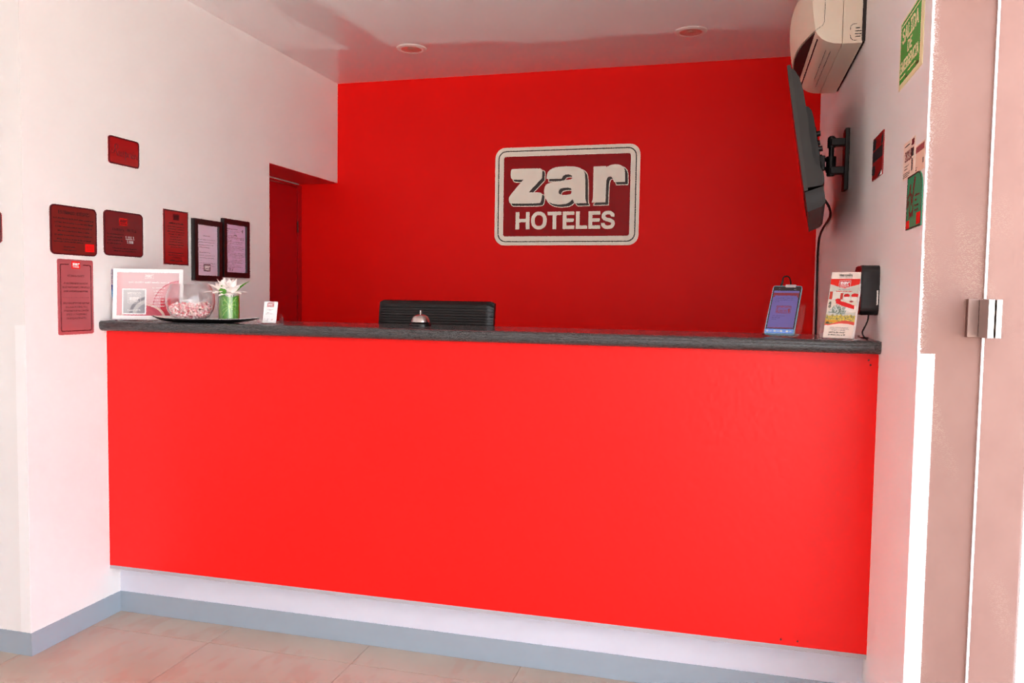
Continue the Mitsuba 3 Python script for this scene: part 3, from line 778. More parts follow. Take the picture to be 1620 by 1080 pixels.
hub = TVF[:3, 3] + TVF[:3, 0] * 0.46 + TVF[:3, 1] * 0.235 + TVF[:3, 2] * 0.070
px_, py_, pz_ = 2.832, 0.845, hub[2] + 0.0
add("wall_mount__wall_plate", rbox(2.880, ROOM_W, 0.815, 0.890, 1.802, 2.052, 0.003), "mat_black_metal", smooth=35)
add("wall_mount__pivot_post", cat([cyl((px_, 0.855, 1.862), (px_, 0.855, 2.026), 0.0105, n=20)]), "mat_black_metal", smooth=40)
for k, z in enumerate((2.000, 1.885)):
    add("wall_mount__arm" + (f"_{k:03d}" if k else ""), cat([rbox(px_ - 0.004, 2.884, 0.832, 0.878, z - 0.015, z + 0.015, 0.004), cyl((px_, 0.855, z - 0.021), (px_, 0.855, z + 0.021), 0.016, n=20)]), "mat_black_metal", smooth=35)
post = np.array([px_, 0.855, hub[2]])
add("wall_mount__swing_arm", cat([cyl(post + (0, 0, -0.032), post + (0, 0, 0.032), 0.020, n=20), cyl(post + (0, 0, 0.018), hub + (0.010, 0, 0.018), 0.008, n=12), cyl(post + (0, 0, -0.018), hub + (0.010, 0, -0.018), 0.008, n=12)]), "mat_black_metal", smooth=35)
add("wall_mount__tilt_head", cat([rbox(hub[0] - 0.004, hub[0] + 0.026, hub[1] - 0.020, hub[1] + 0.020, hub[2] - 0.030, hub[2] + 0.030, 0.004), cyl(hub + (0.012, -0.028, 0), hub + (0.012, 0.028, 0), 0.012, n=20)]), "mat_black_metal", smooth=35)
q0, q1 = TVF[:3, 3] + TVF[:3, 0] * 0.40, TVF[:3, 3] + TVF[:3, 0] * 0.52
pl = []
for q in (q0, q1):
    a, b = q + TVF[:3, 1] * 0.14 + TVF[:3, 2] * 0.074, q + TVF[:3, 1] * 0.37 + TVF[:3, 2] * 0.074
    pl.append(cyl(a, b, 0.006, n=8))
pl.append(cyl(q0 + TVF[:3, 1] * 0.235 + TVF[:3, 2] * 0.074, q1 + TVF[:3, 1] * 0.235 + TVF[:3, 2] * 0.074, 0.009, n=10))
add("wall_mount__screen_bracket", cat(pl), "mat_black_metal", smooth=35)
tag("wall_mount", "black steel swing arm bracket holding the television on the right wall", "television mount")
s0 = TVF[:3, 3] + TVF[:3, 0] * 0.80 + TVF[:3, 1] * 0.13 + TVF[:3, 2] * 0.082
add("power_cable", tube([s0, s0 + (0.03, 0.06, -0.03), (2.878, 1.60, 1.68), (2.8865, 1.76, 1.56), (2.8870, 1.75, 1.40), (2.8870, 1.73, 1.20), (2.8870, 1.73, 0.80), (2.8870, 1.74, 0.02)], 0.0058, n=8, samples=90), "mat_cable", smooth=True)
tag("power_cable", "black cable hanging from the television down the wall corner", "cable")

# ------------------------------------------------------------------ black wall box by the counter
BX = ROOM_W - 0.050
ends = unary_union([sbox(0.034, 1.330, 0.172, 1.440)] + [Point(x, z).buffer(0.026, quad_segs=8) for x, z in ((0.058, 1.331), (0.148, 1.331), (0.058, 1.438), (0.148, 1.438))]).convex_hull
body = ext(ends, 0.050)
body = at(frame((ROOM_W - 0.050, 0, 0), (0, 1, 0), (0, 0, 1)), body)
add("wall_device__housing", body, "mat_black_plastic", smooth=30)
add("wall_device__front_cover", at(frame((ROOM_W - 0.054, 0, 0), (0, 1, 0), (0, 0, 1)), ext(ends.buffer(-0.002), 0.004)), "mat_black_gloss", smooth=30)
k = 0
for z0 in (1.408, 1.352):
    for i in range(6):
        add("wall_device__vent_slot" + (f"_{k:03d}" if k else ""), bx(ROOM_W - 0.036, ROOM_W - 0.016, 0.0308, 0.0324, z0 + i * 0.005, z0 + i * 0.005 + 0.002), "mat_ink_black")
        k += 1
add("wall_device__sticker", bx(ROOM_W - 0.0075, ROOM_W - 0.0035, 0.0306, 0.0322, 1.338, 1.384), "mat_ink_white")
tag("wall_device", "black plastic device box with vent slots on the right wall above the countertop", "wall device")
add("device_cable", tube([(2.872, 0.065, 1.310), (2.869, 0.060, 1.285), (2.858, 0.050, 1.262), (2.853, 0.042, 1.245), (2.862, 0.045, 1.2335), (2.874, 0.07, 1.2300), (2.880, 0.15, 1.2295), (2.882, 0.30, 1.2295)], 0.0024, n=8, samples=60), "mat_cable", smooth=True)
tag("device_cable", "thin black cable dropping from the wall device to the countertop", "cable")

# ------------------------------------------------------------------ glass door at the right edge
GX = 3.041
g = trimesh.Trimesh([(GX, -0.520, 0.012), (GX, -1.42, 0.012), (GX, -1.42, 2.40), (GX, -0.520, 2.40)], [[0, 1, 2], [0, 2, 3]])
add("glass_door__pane", g, "mat_pane")
add("glass_door__edge_seal", bx(GX - 0.003, GX + 0.003, -0.5175, -0.5120, 0.012, 2.40), "mat_white_guard")
for k, z in enumerate((1.312, 0.28, 2.15)):
    s = f"_{k:03d}" if k else ""
    add("glass_door__hinge" + s, rbox(GX - 0.040, GX - 0.001, -0.5285, -0.5113, z - 0.047, z + 0.047, 0.0015), "mat_chrome_reflection_tint", smooth=35)
    add("glass_door__hinge" + s + "__clamp", rbox(GX - 0.016, GX - 0.002, -0.600, -0.531, z - 0.046, z + 0.046, 0.0015), "mat_chrome", smooth=35)
    add("glass_door__hinge" + s + "__clamp_001", rbox(GX + 0.002, GX + 0.014, -0.600, -0.531, z - 0.046, z + 0.046, 0.0015), "mat_chrome", smooth=35)
    add("glass_door__hinge" + s + "__pin", cyl((GX - 0.004, -0.530, z - 0.047), (GX - 0.004, -0.530, z + 0.047), 0.0035, n=12), "mat_black_metal", smooth=40)
tag("glass_door", "clear glass door hung on chrome hinges at the salmon wall end", "glass door")

# ------------------------------------------------------------------ chair behind the counter
CY = 0.85
cx0, cx1, zt, zb = 0.832, 1.403, 1.322, 0.62
nxx, nzz = 29, 150
X, Z = np.meshgrid(np.linspace(0, 1, nxx), np.linspace(0, 1, nzz))
z = zb + (zt - zb) * Z
hw = (cx1 - cx0) / 2 * (1.0 - 0.035 * (1 - Z) ** 2)
e = np.minimum(1.0, np.minimum(X, 1 - X) * 22) * np.minimum(1.0, np.minimum(Z, 1 - Z) * 40)
rr = np.clip(1 - ((np.abs(X - 0.5) * 2) ** 14), 0, 1)
xx = (cx0 + cx1) / 2 + (X * 2 - 1) * hw
rib = 0.0026 * np.cos(2 * np.pi * (z - zt) / 0.0122) * np.clip((zt - 0.010 - z) / 0.01, 0, 1)
corner = np.sqrt(np.clip((np.abs(X - 0.5) * 2 - 0.965) / 0.035, 0, 1) ** 2 + np.clip((Z - 0.972) / 0.028, 0, 1) ** 2)
zz = z - 0.010 * np.clip((np.abs(X - 0.5) * 2 - 0.965) / 0.035, 0, 1) ** 2 * (Z > 0.9)
curve = -0.030 * np.sin(np.pi * Z) + 0.020 * (X * 2 - 1) ** 2 * -1
fr = np.stack([xx, CY - 0.012 - 0.022 * e + rib * e + curve, zz], -1).reshape(-1, 3)
bk = np.stack([xx, CY + 0.012 + 0.018 * e + curve, zz], -1).reshape(-1, 3)
f = []
for i in range(nzz - 1):
    for k in range(nxx - 1):
        a = i * nxx + k
        f += [[a, a + 1, a + nxx], [a + 1, a + nxx + 1, a + nxx]]
f = np.array(f)
N = nxx * nzz
rim = [i for i in range(nxx)] + [i * nxx + nxx - 1 for i in range(1, nzz)] + [(nzz - 1) * nxx + k for k in range(nxx - 2, -1, -1)] + [i * nxx for i in range(nzz - 2, 0, -1)]
side = []
for a, b in zip(rim, rim[1:] + rim[:1]):
    side += [[a, a + N, b], [b, a + N, b + N]]
m = trimesh.Trimesh(np.vstack([fr, bk]), np.vstack([f, f[:, ::-1] + N, side]), process=False)
m.fix_normals()
add("office_chair__backrest", m, "mat_chair_black", smooth=40)
add("office_chair__backrest__emblem", cyl((1.108, CY - 0.0375, 1.268), (1.108, CY - 0.030, 1.268), 0.024, n=32), "mat_chair_black")
add("office_chair__seat", rbox(0.86, 1.38, CY - 0.50, CY - 0.01, 0.46, 0.55, 0.035), "mat_black_satin", smooth=True)
for k, x in enumerate((0.845, 1.365)):
    add("office_chair__armrest" + (f"_{k:03d}" if k else ""), cat([rbox(x, x + 0.035, CY - 0.34, CY - 0.03, 0.70, 0.73, 0.012), cyl((x + 0.0175, CY - 0.20, 0.52), (x + 0.0175, CY - 0.20, 0.71), 0.014)]), "mat_black_plastic", smooth=40)
add("office_chair__back_support", cat([rbox(1.07, 1.15, CY - 0.06, CY + 0.05, 0.50, 0.525, 0.01), rbox(1.07, 1.15, CY + 0.012, CY + 0.05, 0.50, 0.85, 0.012)]), "mat_black_plastic", smooth=40)
add("office_chair__column", cyl((1.12, CY - 0.25, 0.09), (1.12, CY - 0.25, 0.47), 0.025), "mat_black_metal", smooth=40)
for k in range(5):
    a = 2 * math.pi * k / 5 + 0.3
    s = f"_{k:03d}" if k else ""
    e1 = np.array([1.12 + 0.28 * math.cos(a), CY - 0.25 + 0.28 * math.sin(a), 0.075])
    add("office_chair__base_leg" + s, cyl((1.12, CY - 0.25, 0.105), e1, 0.024, 0.014, n=16), "mat_black_plastic", smooth=40)
    t = np.array([-math.sin(a), math.cos(a), 0])
    add("office_chair__base_leg" + s + "__caster", cat([cyl(e1 + t * 0.006 + (0, 0, -0.047), e1 + t * 0.026 + (0, 0, -0.047), 0.028, n=20), cyl(e1 - t * 0.026 + (0, 0, -0.047), e1 - t * 0.006 + (0, 0, -0.047), 0.028, n=20), cyl(e1 + (0, 0, -0.05), e1, 0.008)]), "mat_black_plastic", smooth=40)
tag("office_chair", "black office chair with a horizontally ribbed backrest behind the counter", "office chair")

# ------------------------------------------------------------------ things on the countertop
Z0 = TOP


def printed(M, w, h, nx, ny, paint, key, depth=0.0004):
    """A flat print: a fine grid with a colour per vertex from paint(x, y) (0..1 across, 0..1 up)."""
    X, Y = np.meshgrid((np.arange(nx) + 0.0) / (nx - 1), (np.arange(ny) + 0.0) / (ny - 1))
    v = np.stack([X * w, Y * h, np.full_like(X, depth)], -1).reshape(-1, 3)
    f = []
    for i in range(ny - 1):
        a = i * nx + np.arange(nx - 1)
        f.append(np.stack([a, a + 1, a + nx + 1], -1))
        f.append(np.stack([a, a + nx + 1, a + nx], -1))
    m = trimesh.Trimesh(v, np.vstack(f), process=False)
    add(key, at(M, m), "mat_print", color=paint(X, Y).reshape(-1, 3))


# the white bordered display board
yw = math.radians(27)
uu = np.array([math.cos(yw), math.sin(yw), 0])
inw = np.array([-math.sin(yw), math.cos(yw), 0])
lean = math.radians(6)
M = frame(np.array([0.0255, 0.004, Z0 + 0.006]), uu, np.array([0, 0, math.cos(lean)]) + inw * math.sin(lean))
BWD, BHT = 0.268, 0.2075
add("display_board__board", at(M, bx(0, BWD, 0, BHT, -0.004, 0.0)), "mat_paper_white")
S_ = lambda a, b, x: np.clip((x - a) / (b - a), 0, 1) ** 2 * (3 - 2 * np.clip((x - a) / (b - a), 0, 1))


def lerp(a, b, t):
    return np.asarray(a) * (1 - t[..., None]) + np.asarray(b) * t[..., None]


def board_print(x, y):
    one = np.ones_like(x)
    c = lerp(lin(253, 205, 208), lin(253, 222, 226), S_(0.35, 0.75, y))
    c = lerp(c, lin(252, 196, 200), 0.8 * S_(0.12, 0.0, x))
    r = np.hypot((x - 1.06) * 1.30, (y - 0.20) * 1.0)
    c = lerp(c, lin(250, 188, 196), ((r < 0.62) & (y > 0.1)) * 1.0)
    c = lerp(c, lin(226, 110, 128), ((np.abs(r - 0.62) < 0.012) & (y > 0.1)) * 0.8)
    c = lerp(c, lin(214, 40, 58), ((x > 0.70) & (y < 0.42)) * S_(0.48, 0.30, y))
    c = lerp(c, lin(228, 92, 112), ((x > 0.70) & (y < 0.45) & (np.sin(y * 130) > 0.1)) * 0.6)
    r2 = np.hypot((x - 0.42) * 1.25, (y + 0.06) * 1.35)
    c = lerp(c, lin(226, 96, 118), ((r2 < 0.46)) * 1.0)
    c = lerp(c, lin(252, 218, 206), ((r2 > 0.40) & (r2 < 0.455)) * 1.0)
    c = lerp(c, lin(232, 112, 124), ((r2 < 0.30)) * 0.7)
    return c * 0.74


m0 = 0.0155
printed(off(M, m0, m0, 0), BWD - 2 * m0, BHT - 2 * m0, 150, 116, board_print, "display_board__print")
pw, ph = 0.092, 0.106
P = off(M, 0.0355, 0.0195, 0.0004)
add("display_board__inset", at(P, bx(0, pw, 0, ph, 0, 0.0004)), "mat_paper_white")


def inset_print(x, y):
    c = lerp(lin(204, 206, 208), lin(224, 226, 228), S_(0.0, 0.8, y))
    r = np.hypot((x - 1.25) * 1.0, (y + 0.02) * 1.30)
    c = lerp(c, lin(168, 170, 178), ((r < 0.62)) * 1.0)
    c = lerp(c, lin(150, 152, 160), ((r > 0.82) & (r < 0.97)) * 1.0)
    c = lerp(c, lin(214, 216, 214), ((r > 0.66) & (r < 0.80)) * 1.0)
    return c * 0.78


printed(off(P, 0.005, 0.005, 0.0004), pw - 0.010, ph - 0.010, 60, 66, inset_print, "display_board__inset__print")
add("display_board__inset__lettering", at(off(P, 0, 0, 0.0009), text("MEXICO", 0.0090, pw / 2, ph - 0.024, bold=True, width=0.050)), "mat_ink_white")
add("display_board__inset__lettering_001", at(off(P, 0, 0, 0.0009), text("PASAPORTE", 0.0070, pw / 2, 0.014, bold=True, width=0.048)), "mat_ink_white")
s = 0.050 / SW
add("display_board__inset__emblem", at(off(P, pw / 2 - 0.025, 0.045, 0.0009) @ np.diag([s, s, 1, 1]), ext(unary_union([LINE.buffer(0.008), LETTERS.buffer(0.006), HOTELES]), 0.0004)), "mat_ink_white")
s = 0.034 / SW
add("display_board__emblem", at(off(M, BWD / 2 - 0.014, BHT - 0.041, 0.0005) @ np.diag([s, s * 0.9, 1, 1]), ext(unary_union([LINE.buffer(0.008), LETTERS.buffer(0.006), HOTELES]), 0.0004)), "mat_ink_white")
rows = [(0.128 - 0.0125 * i, a) for i, a in enumerate((0.8, 0.65, 0.55, 0.6, 0.7, 1.0, 0.9))]
add("display_board__lettering", at(off(M, 0, 0, 0.0006), cat([wordlines([(0.149, 1.0)], 0.060, 0.215, 0.0066, 101), wordlines(rows, 0.145, 0.205, 0.0036, 102, centre=True)])), "mat_ink_white")
FM = frame(np.array([0.0255, 0.004, Z0]), uu, inw)
add("display_board__foot", at(FM, cat([bx(0.02, BWD - 0.02, -0.010, 0.060, 0.0005, 0.0035), bx(0.02, BWD - 0.02, -0.0100, -0.0075, 0.0035, 0.014)])), "mat_clear_plastic")
tag("display_board", "white bordered pink promotional board standing on the countertop's left end", "display board")

# the blue leaflet behind it
M = frame(np.array([0.0055, 0.026, Z0 + 0.0005]), (0.16, 0.987, 0), np.array([-0.03, 0.01, 1.0]))


def leaflet(x, y):
    c = np.broadcast_to(lin(226, 220, 232), x.shape + (3,)).copy()
    c = lerp(c, lin(36, 66, 160), ((y > 0.58) & (y < 0.68)) * 1.0)
    c = lerp(c, lin(70, 150, 214), ((y > 0.44) & (y <= 0.58)) * 1.0)
    c = lerp(c, lin(150, 158, 180), ((y > 0.30) & (y <= 0.44)) * S_(0.30, 0.44, y))
    c = lerp(c, lin(70, 74, 120), ((np.sin(y * 150) > 0.3) & (y > 0.7) & (x < 0.6)) * 0.7)
    return c


add("blue_leaflet__sheet", at(M, bx(0, 0.10, 0, 0.212, -0.002, 0)), "mat_paper_white")
printed(off(M, 0.001, 0.001, 0), 0.098, 0.21, 30, 60, leaflet, "blue_leaflet__print")
tag("blue_leaflet", "blue and white leaflet mostly hidden behind the display board", "leaflet")

# black boat-shaped tray
TC, TLN, TWD = np.array([0.428, 0.048]), 0.236, 0.088
ang = math.radians(4)
nu, nv = 61, 21
v = []
for i in range(nu):
    s = -1 + 2 * i / (nu - 1)
    half = TWD * (1 - abs(s) ** 2.1) + 0.0012
    for k in range(nv):
        t = -1 + 2 * k / (nv - 1)
        rim_h = 0.017 + 0.009 * max(0.0, abs(s) - 0.60) ** 1.2 * 2.4
        q = max(abs(t) ** 3.2, S_(0.48, 1.0, np.array(abs(s))) ** 1.0)
        v.append((s * TLN, t * half, 0.004 + (rim_h - 0.004) * float(q)))
v = np.array(v)
f = []
for i in range(nu - 1):
    for k in range(nv - 1):
        a = i * nv + k
        f += [[a, a + nv, a + 1], [a + 1, a + nv, a + nv + 1]]
R = np.array([[math.cos(ang), -math.sin(ang)], [math.sin(ang), math.cos(ang)]])


def tray_at(v):
    w_ = v.copy()
    w_[:, :2] = v[:, :2] @ R.T + TC
    w_[:, 2] += Z0
    return w_


def shell_mesh(v, f, thick):
    n_ = len(v)
    f = np.array(f)
    lowv = v - (0, 0, thick)
    rim = [k for k in range(nv)] + [i * nv + nv - 1 for i in range(1, nu)] + [(nu - 1) * nv + k for k in range(nv - 2, -1, -1)] + [i * nv for i in range(nu - 2, 0, -1)]
    side = []
    for a, b in zip(rim, rim[1:] + rim[:1]):
        side += [[a, a + n_, b], [b, a + n_, b + n_]]
    m = trimesh.Trimesh(np.vstack([v, lowv]), np.vstack([f, f[:, ::-1] + n_, side]), process=False)
    m.fix_normals()
    return m


vt = tray_at(v)
add("boat_tray__shell", shell_mesh(vt - (0, 0, 0.0012), f, 0.0026), "mat_black_glaze", smooth=35)
vi = v.copy()
vi[:, :2] *= 0.985
vi = tray_at(vi) + (0, 0, 0.0003)
add("boat_tray__white_lining", shell_mesh(vi, f, 0.0012), "mat_white_glaze", smooth=35)
tag("boat_tray", "black boat-shaped tray with pointed ends and white lining on the countertop", "tray")

# glass fish bowl with its stones
BC = np.array([0.367, 0.040, Z0 + 0.0068])
out = [(0.0, 0.0), (0.046, 0.0), (0.056, 0.003), (0.074, 0.016), (0.088, 0.036), (0.0945, 0.058), (0.0925, 0.080), (0.083, 0.102), (0.0745, 0.1145), (0.073, 0.1185)]
inn = [(0.0715, 0.1185), (0.0725, 0.1135), (0.0805, 0.101), (0.0895, 0.0795), (0.0915, 0.058), (0.085, 0.037), (0.072, 0.0185), (0.054, 0.0065), (0.044, 0.005), (0.0, 0.005)]
D = np.eye(4)
D[:3, 3] = BC
bowl = at(D, lathe([(r, z * 1.23) for r, z in out + inn], 72))
bowl.fix_normals()
add("fish_bowl", bowl, "mat_glass", smooth=40)
tag("fish_bowl", "round clear glass fish bowl standing on the black tray", "glass bowl")
rng = np.random.default_rng(5)
ico = trimesh.creation.icosphere(subdivisions=1)
vs, fs, cs, cnt = [], [], [], 0
pal = [lin(240, 200, 200), lin(232, 160, 168), lin(248, 232, 230), lin(214, 110, 118), lin(244, 214, 206), lin(200, 90, 96), lin(90, 60, 62), lin(252, 246, 244)]
prb = np.array([0.22, 0.18, 0.24, 0.08, 0.16, 0.04, 0.02, 0.06])
rin = lambda z: np.interp(z, [0.005, 0.0065, 0.0185, 0.037, 0.058, 0.07], [0.044, 0.054, 0.072, 0.085, 0.0915, 0.0912])
while cnt < 1600:
    z = float(rng.uniform(0.013, 0.072))
    rmax = float(rin((z - 0.003) / 1.23)) - 0.0050
    a, r = rng.uniform(0, 2 * math.pi), rmax * math.sqrt(rng.uniform(0.25, 1.0))
    x, y = r * math.cos(a), r * math.sin(a)
    if z > 0.064 + 0.008 * math.sin(4 * x / 0.09 + 1):
        continue
    sc = rng.uniform(0.0026, 0.0054, 3)
    q = trimesh.transformations.random_rotation_matrix(rng.random(3))[:3, :3]
    pv = (ico.vertices * (1 + rng.uniform(-0.18, 0.18, (len(ico.vertices), 1))) * sc) @ q.T + (x, y, z)
    fs.append(ico.faces + len(vs) * len(ico.vertices))
    vs.append(pv)
    cs.append(np.tile(pal[rng.choice(8, p=prb)], (len(ico.vertices), 1)))
    cnt += 1
m = trimesh.Trimesh(np.vstack(vs) + BC, np.vstack(fs), process=False)
add("decorative_stones", m, "mat_print", color=np.vstack(cs))
tag("decorative_stones", "pink and white chips of stone filling the lower glass fish bowl", "stones", kind="stuff")

# glass vase with a leaf rolled inside and lotus flowers
VC = np.array([0.529, 0.060, Z0 + 0.0060])
D = np.eye(4)
D[:3, 3] = VC
vo = [(0.0, 0.0), (0.036, 0.0), (0.040, 0.003), (0.0405, 0.010), (0.0405, 0.1115), (0.0398, 0.112), (0.0390, 0.1115), (0.0390, 0.012), (0.034, 0.007), (0.0, 0.007)]
vase = at(D, lathe(vo, 64))
vase.fix_normals()
add("glass_vase", vase, "mat_glass", smooth=40)
tag("glass_vase", "clear glass cylinder vase with a green leaf rolled inside, on the tray", "vase")


def sheet(pts, thick=0.0006):
    """A thin solid from a grid of points (nu, nv, 3)."""
    a, b = pts.shape[:2]
    P_ = pts.reshape(-1, 3)
    du = np.gradient(pts, axis=0).reshape(-1, 3)
    dv = np.gradient(pts, axis=1).reshape(-1, 3)
    nn = np.cross(du, dv)
    nn /= np.maximum(np.linalg.norm(nn, axis=1, keepdims=True), 1e-9)
    f = []
    for i in range(a - 1):
        for k in range(b - 1):
            q = i * b + k
            f += [[q, q + b, q + 1], [q + 1, q + b, q + b + 1]]
    f = np.array(f)
    n_ = len(P_)
    rim = [k for k in range(b)] + [i * b + b - 1 for i in range(1, a)] + [(a - 1) * b + k for k in range(b - 2, -1, -1)] + [i * b for i in range(a - 2, 0, -1)]
    side = []
    for p, q in zip(rim, rim[1:] + rim[:1]):
        side += [[p, q, p + n_], [q, q + n_, p + n_]]
    m = trimesh.Trimesh(np.vstack([P_ + nn * thick / 2, P_ - nn * thick / 2]), np.vstack([f, f[:, ::-1] + n_, side]), process=False)
    m.fix_normals()
    return m


th0 = math.radians(-60)
grid = np.zeros((40, 14, 3))
for i in range(40):
    for k in range(14):
        th = th0 + math.radians(300) * (i / 39 - 0.5)
        top = 0.100 + 0.004 * math.sin(i * 0.5) - 0.022 * S_(0.72, 1.0, np.array(i / 39.0)) ** 2
        r = 0.0372
        grid[i, k] = VC + (r * math.cos(th), r * math.sin(th), 0.0095 + (float(top) - 0.0095) * k / 13)
add("rolled_leaf__blade", sheet(grid), "mat_leaf", smooth=60)
vein = []


def on_leaf(th, z):
    return VC + (0.0378 * math.cos(th), 0.0378 * math.sin(th), z)


c0 = math.radians(-50)
vein.append(tube([on_leaf(c0 + 0.02 * math.sin(z_ * 90), z_) for z_ in np.linspace(0.014, 0.098, 8)], 0.0010, n=6))
for sgn in (-1, 1):
    for dz, d2 in ((0.030, 0.004), (0.018, 0.010), (0.004, 0.006), (-0.012, 0.004), (-0.028, 0.002)):
        vein.append(tube([on_leaf(c0 + sgn * 0.75 * t, 0.058 + 1.25 * dz * t + d2 * math.sin(3 * t)) for t in np.linspace(0, 1, 7)], 0.0007, n=6))
add("rolled_leaf__vein", cat(vein), "mat_leaf_vein", smooth=True)
tag("rolled_leaf", "green veined leaf rolled against the inside of the glass vase", "leaf")


def petal(base, az, elev, L_, wid, curl=0.5):
    """A pointed cupped petal from base, leaving at the azimuth and elevation and bending down by curl."""
    g = np.zeros((15, 9, 3))
    d = np.array([math.cos(az), math.sin(az), 0])
    sdir = np.array([-math.sin(az), math.cos(az), 0])
    p = np.array(base, float)
    step = L_ / 14
    for i in range(15):
        t = i / 14
        el = elev - curl * t
        tang = d * math.cos(el) + np.array([0, 0, 1.0]) * math.sin(el)
        nor = -d * math.sin(el) + np.array([0, 0, 1.0]) * math.cos(el)
        wdt = wid * (0.28 + 0.72 * math.sin(math.pi * min(1.0, t * 0.86 + 0.12)) ** 0.8) * (1 - t ** 5) + 0.0006
        for k in range(9):
            s = -1 + 2 * k / 8
            g[i, k] = p + sdir * s * wdt + nor * (0.30 * wdt * (s * s))
        p = p + tang * step
    return sheet(g, 0.0007)


FC = VC + (0, 0, 0.102)
flowers = [((-0.013, -0.014, 0.008), math.radians(205), 0), ((0.018, -0.010, 0.002), math.radians(-25), 1), ((0.000, 0.018, 0.004), math.radians(80), 2)]
for q, (d, az0, k) in enumerate(flowers):
    key = "lotus_flower" + (f"_{q:03d}" if q else "")
    rng = np.random.default_rng(40 + q)
    n = 0
    base = FC + d
    for ringn, (cnt, elev, L_, wid, curl) in enumerate(((5, 0.28, 0.066, 0.0165, 0.50), (5, 0.80, 0.068, 0.0170, 0.30), (4, 1.25, 0.066, 0.0150, 0.15))):
        for i in range(cnt):
            az = az0 + 2 * math.pi * (i + 0.5 * (ringn % 2)) / cnt + rng.uniform(-0.15, 0.15)
            el = elev + rng.uniform(-0.10, 0.12) + 0.10 * math.sin(az)
            add(key + "__petal" + (f"_{n:03d}" if n else ""), petal(base, az, el, L_ * rng.uniform(0.9, 1.1), wid, curl), "mat_petal", smooth=50)
            n += 1
    stem_end = VC + (d[0] * 0.6, d[1] * 0.6, 0.010)
    add(key + "__stem", tube([base + (0, 0, 0.002), (base + stem_end) / 2, stem_end], 0.0022, n=8), "mat_leaf", smooth=True)
    tag(key, ["white lotus flower spreading over the left side of the vase", "white lotus flower spreading over the right side of the vase", "white lotus flower at the rear of the vase, by the wall"][q], "flower", "white lotus flowers in the glass vase")
for q, (d, az, el, L_, wid, curl, txt) in enumerate((((-0.004, -0.040, 0.000), math.radians(-100), 1.45, 0.040, 0.0190, -0.20, "small green leaf folded over the vase's front rim"), ((0.010, 0.020, 0.008), math.radians(22), 0.80, 0.080, 0.0130, 0.2, "small green leaf sticking up behind the right flower"))):
    key = "small_leaf" + (f"_{q:03d}" if q else "")
    add(key + "__blade", petal(FC + d, az, el, L_, wid, curl), "mat_leaf", smooth=50)
    add(key + "__stem", tube([FC + d + (0, 0, 0.001), FC + np.array(d) * 0.7 + (0, 0, -0.03), VC + np.array(d) * 0.5 + (0, 0, 0.012)], 0.0012, n=6), "mat_leaf", smooth=True)
    tag(key, txt, "leaf")

# card holder
HC = np.array([0.690, 0.098, Z0])
yw2 = math.radians(10)
M = frame(HC, (math.cos(yw2), math.sin(yw2), 0), (-math.sin(yw2), math.cos(yw2), 0))       # local: x across, y back, z up


def clear_box(parts):
    return cat(parts)


tops = unary_union([sbox(-0.048, 0, 0.048, 0.026), sbox(-0.030, 0, 0.030, 0.040), Point(-0.030, 0.026).buffer(0.014), Point(0.030, 0.026).buffer(0.014)])
back_p = at(frame((0, 0.020, 0), (1, 0, 0), (0, 0, 1)), ext(tops, 0.0022))
add("card_holder", at(M, cat([bx(-0.048, 0.048, -0.022, 0.020, 0.0004, 0.0026), back_p, bx(-0.048, 0.048, -0.022, -0.0198, 0.0026, 0.012), bx(-0.048, -0.0458, -0.0198, 0.0178, 0.0026, 0.024), bx(0.0458, 0.048, -0.0198, 0.0178, 0.0026, 0.024)])), "mat_clear_plastic")
tag("card_holder", "small clear plastic holder with white cards near the door recess", "card holder")
lean = math.radians(14)
C0 = M @ np.array([0, -0.013, 0.004, 1])
cu, cn = M[:3, 0], M[:3, 1]
CM = frame(C0[:3] - cu * 0.026, cu, np.array([0, 0, math.cos(lean)]) + cn * math.sin(lean))
for k in range(3):
    key = "business_card" + (f"_{k:03d}" if k else "")
    add(key + "__sheet", at(off(CM, 0.0006 * k, 0.0, -0.0022 * k), bx(0, 0.052, 0, 0.086, -0.0010, 0)), "mat_paper_white")
    if k == 0:
        small_logo(off(CM, 0.013, 0.064), 0.027, key + "__emblem", "mat_pink_plate", "mat_ink_white")
        add(key + "__print", at(CM, cat([wordlines([(0.053, 0.8), (0.049, 0.4), (0.039, 0.7), (0.0345, 1.0)], 0.009, 0.044, 0.0016, 111, centre=True), wordlines([(0.013, 1), (0.006, 1)], 0.004, 0.024, 0.0018, 112)])), "mat_ink_grey")
        add(key + "__red_print", at(CM, wordlines([(0.011, 1.0)], 0.032, 0.044, 0.003, 113)), "mat_pink_plate")
    tag(key, ["white printed card at the front of the small clear holder", "blank white card behind the front card in the small clear holder", "blank white card behind the front card in the small clear holder"][k], "card", "cards in the small clear holder")

# service bell
D = np.eye(4)
D[:3, 3] = (1.262, 0.26, Z0)
add("service_bell__base", at(D, lathe([(0, 0.0003), (0.0425, 0.0003), (0.043, 0.003), (0.040, 0.010), (0.030, 0.015), (0, 0.015)], 48)), "mat_black_gloss", smooth=35)
dome = [(0.0, 0.0455), (0.008, 0.0448), (0.018, 0.0425), (0.027, 0.0375), (0.033, 0.030), (0.0368, 0.020), (0.038, 0.0150), (0.0372, 0.0145), (0.0356, 0.020), (0.0315, 0.029), (0.026, 0.036), (0.017, 0.041), (0.0, 0.044)]
dm = at(D, lathe(dome, 64))
dm.fix_normals()
add("service_bell__dome", dm, "mat_chrome", smooth=40)
add("service_bell__plunger", at(D, lathe([(0, 0.040), (0.003, 0.040), (0.003, 0.0485), (0.0055, 0.050), (0.0035, 0.0535), (0.0028, 0.056), (0.0036, 0.0585), (0.0028, 0.061), (0, 0.062)], 24)), "mat_chrome", smooth=40)
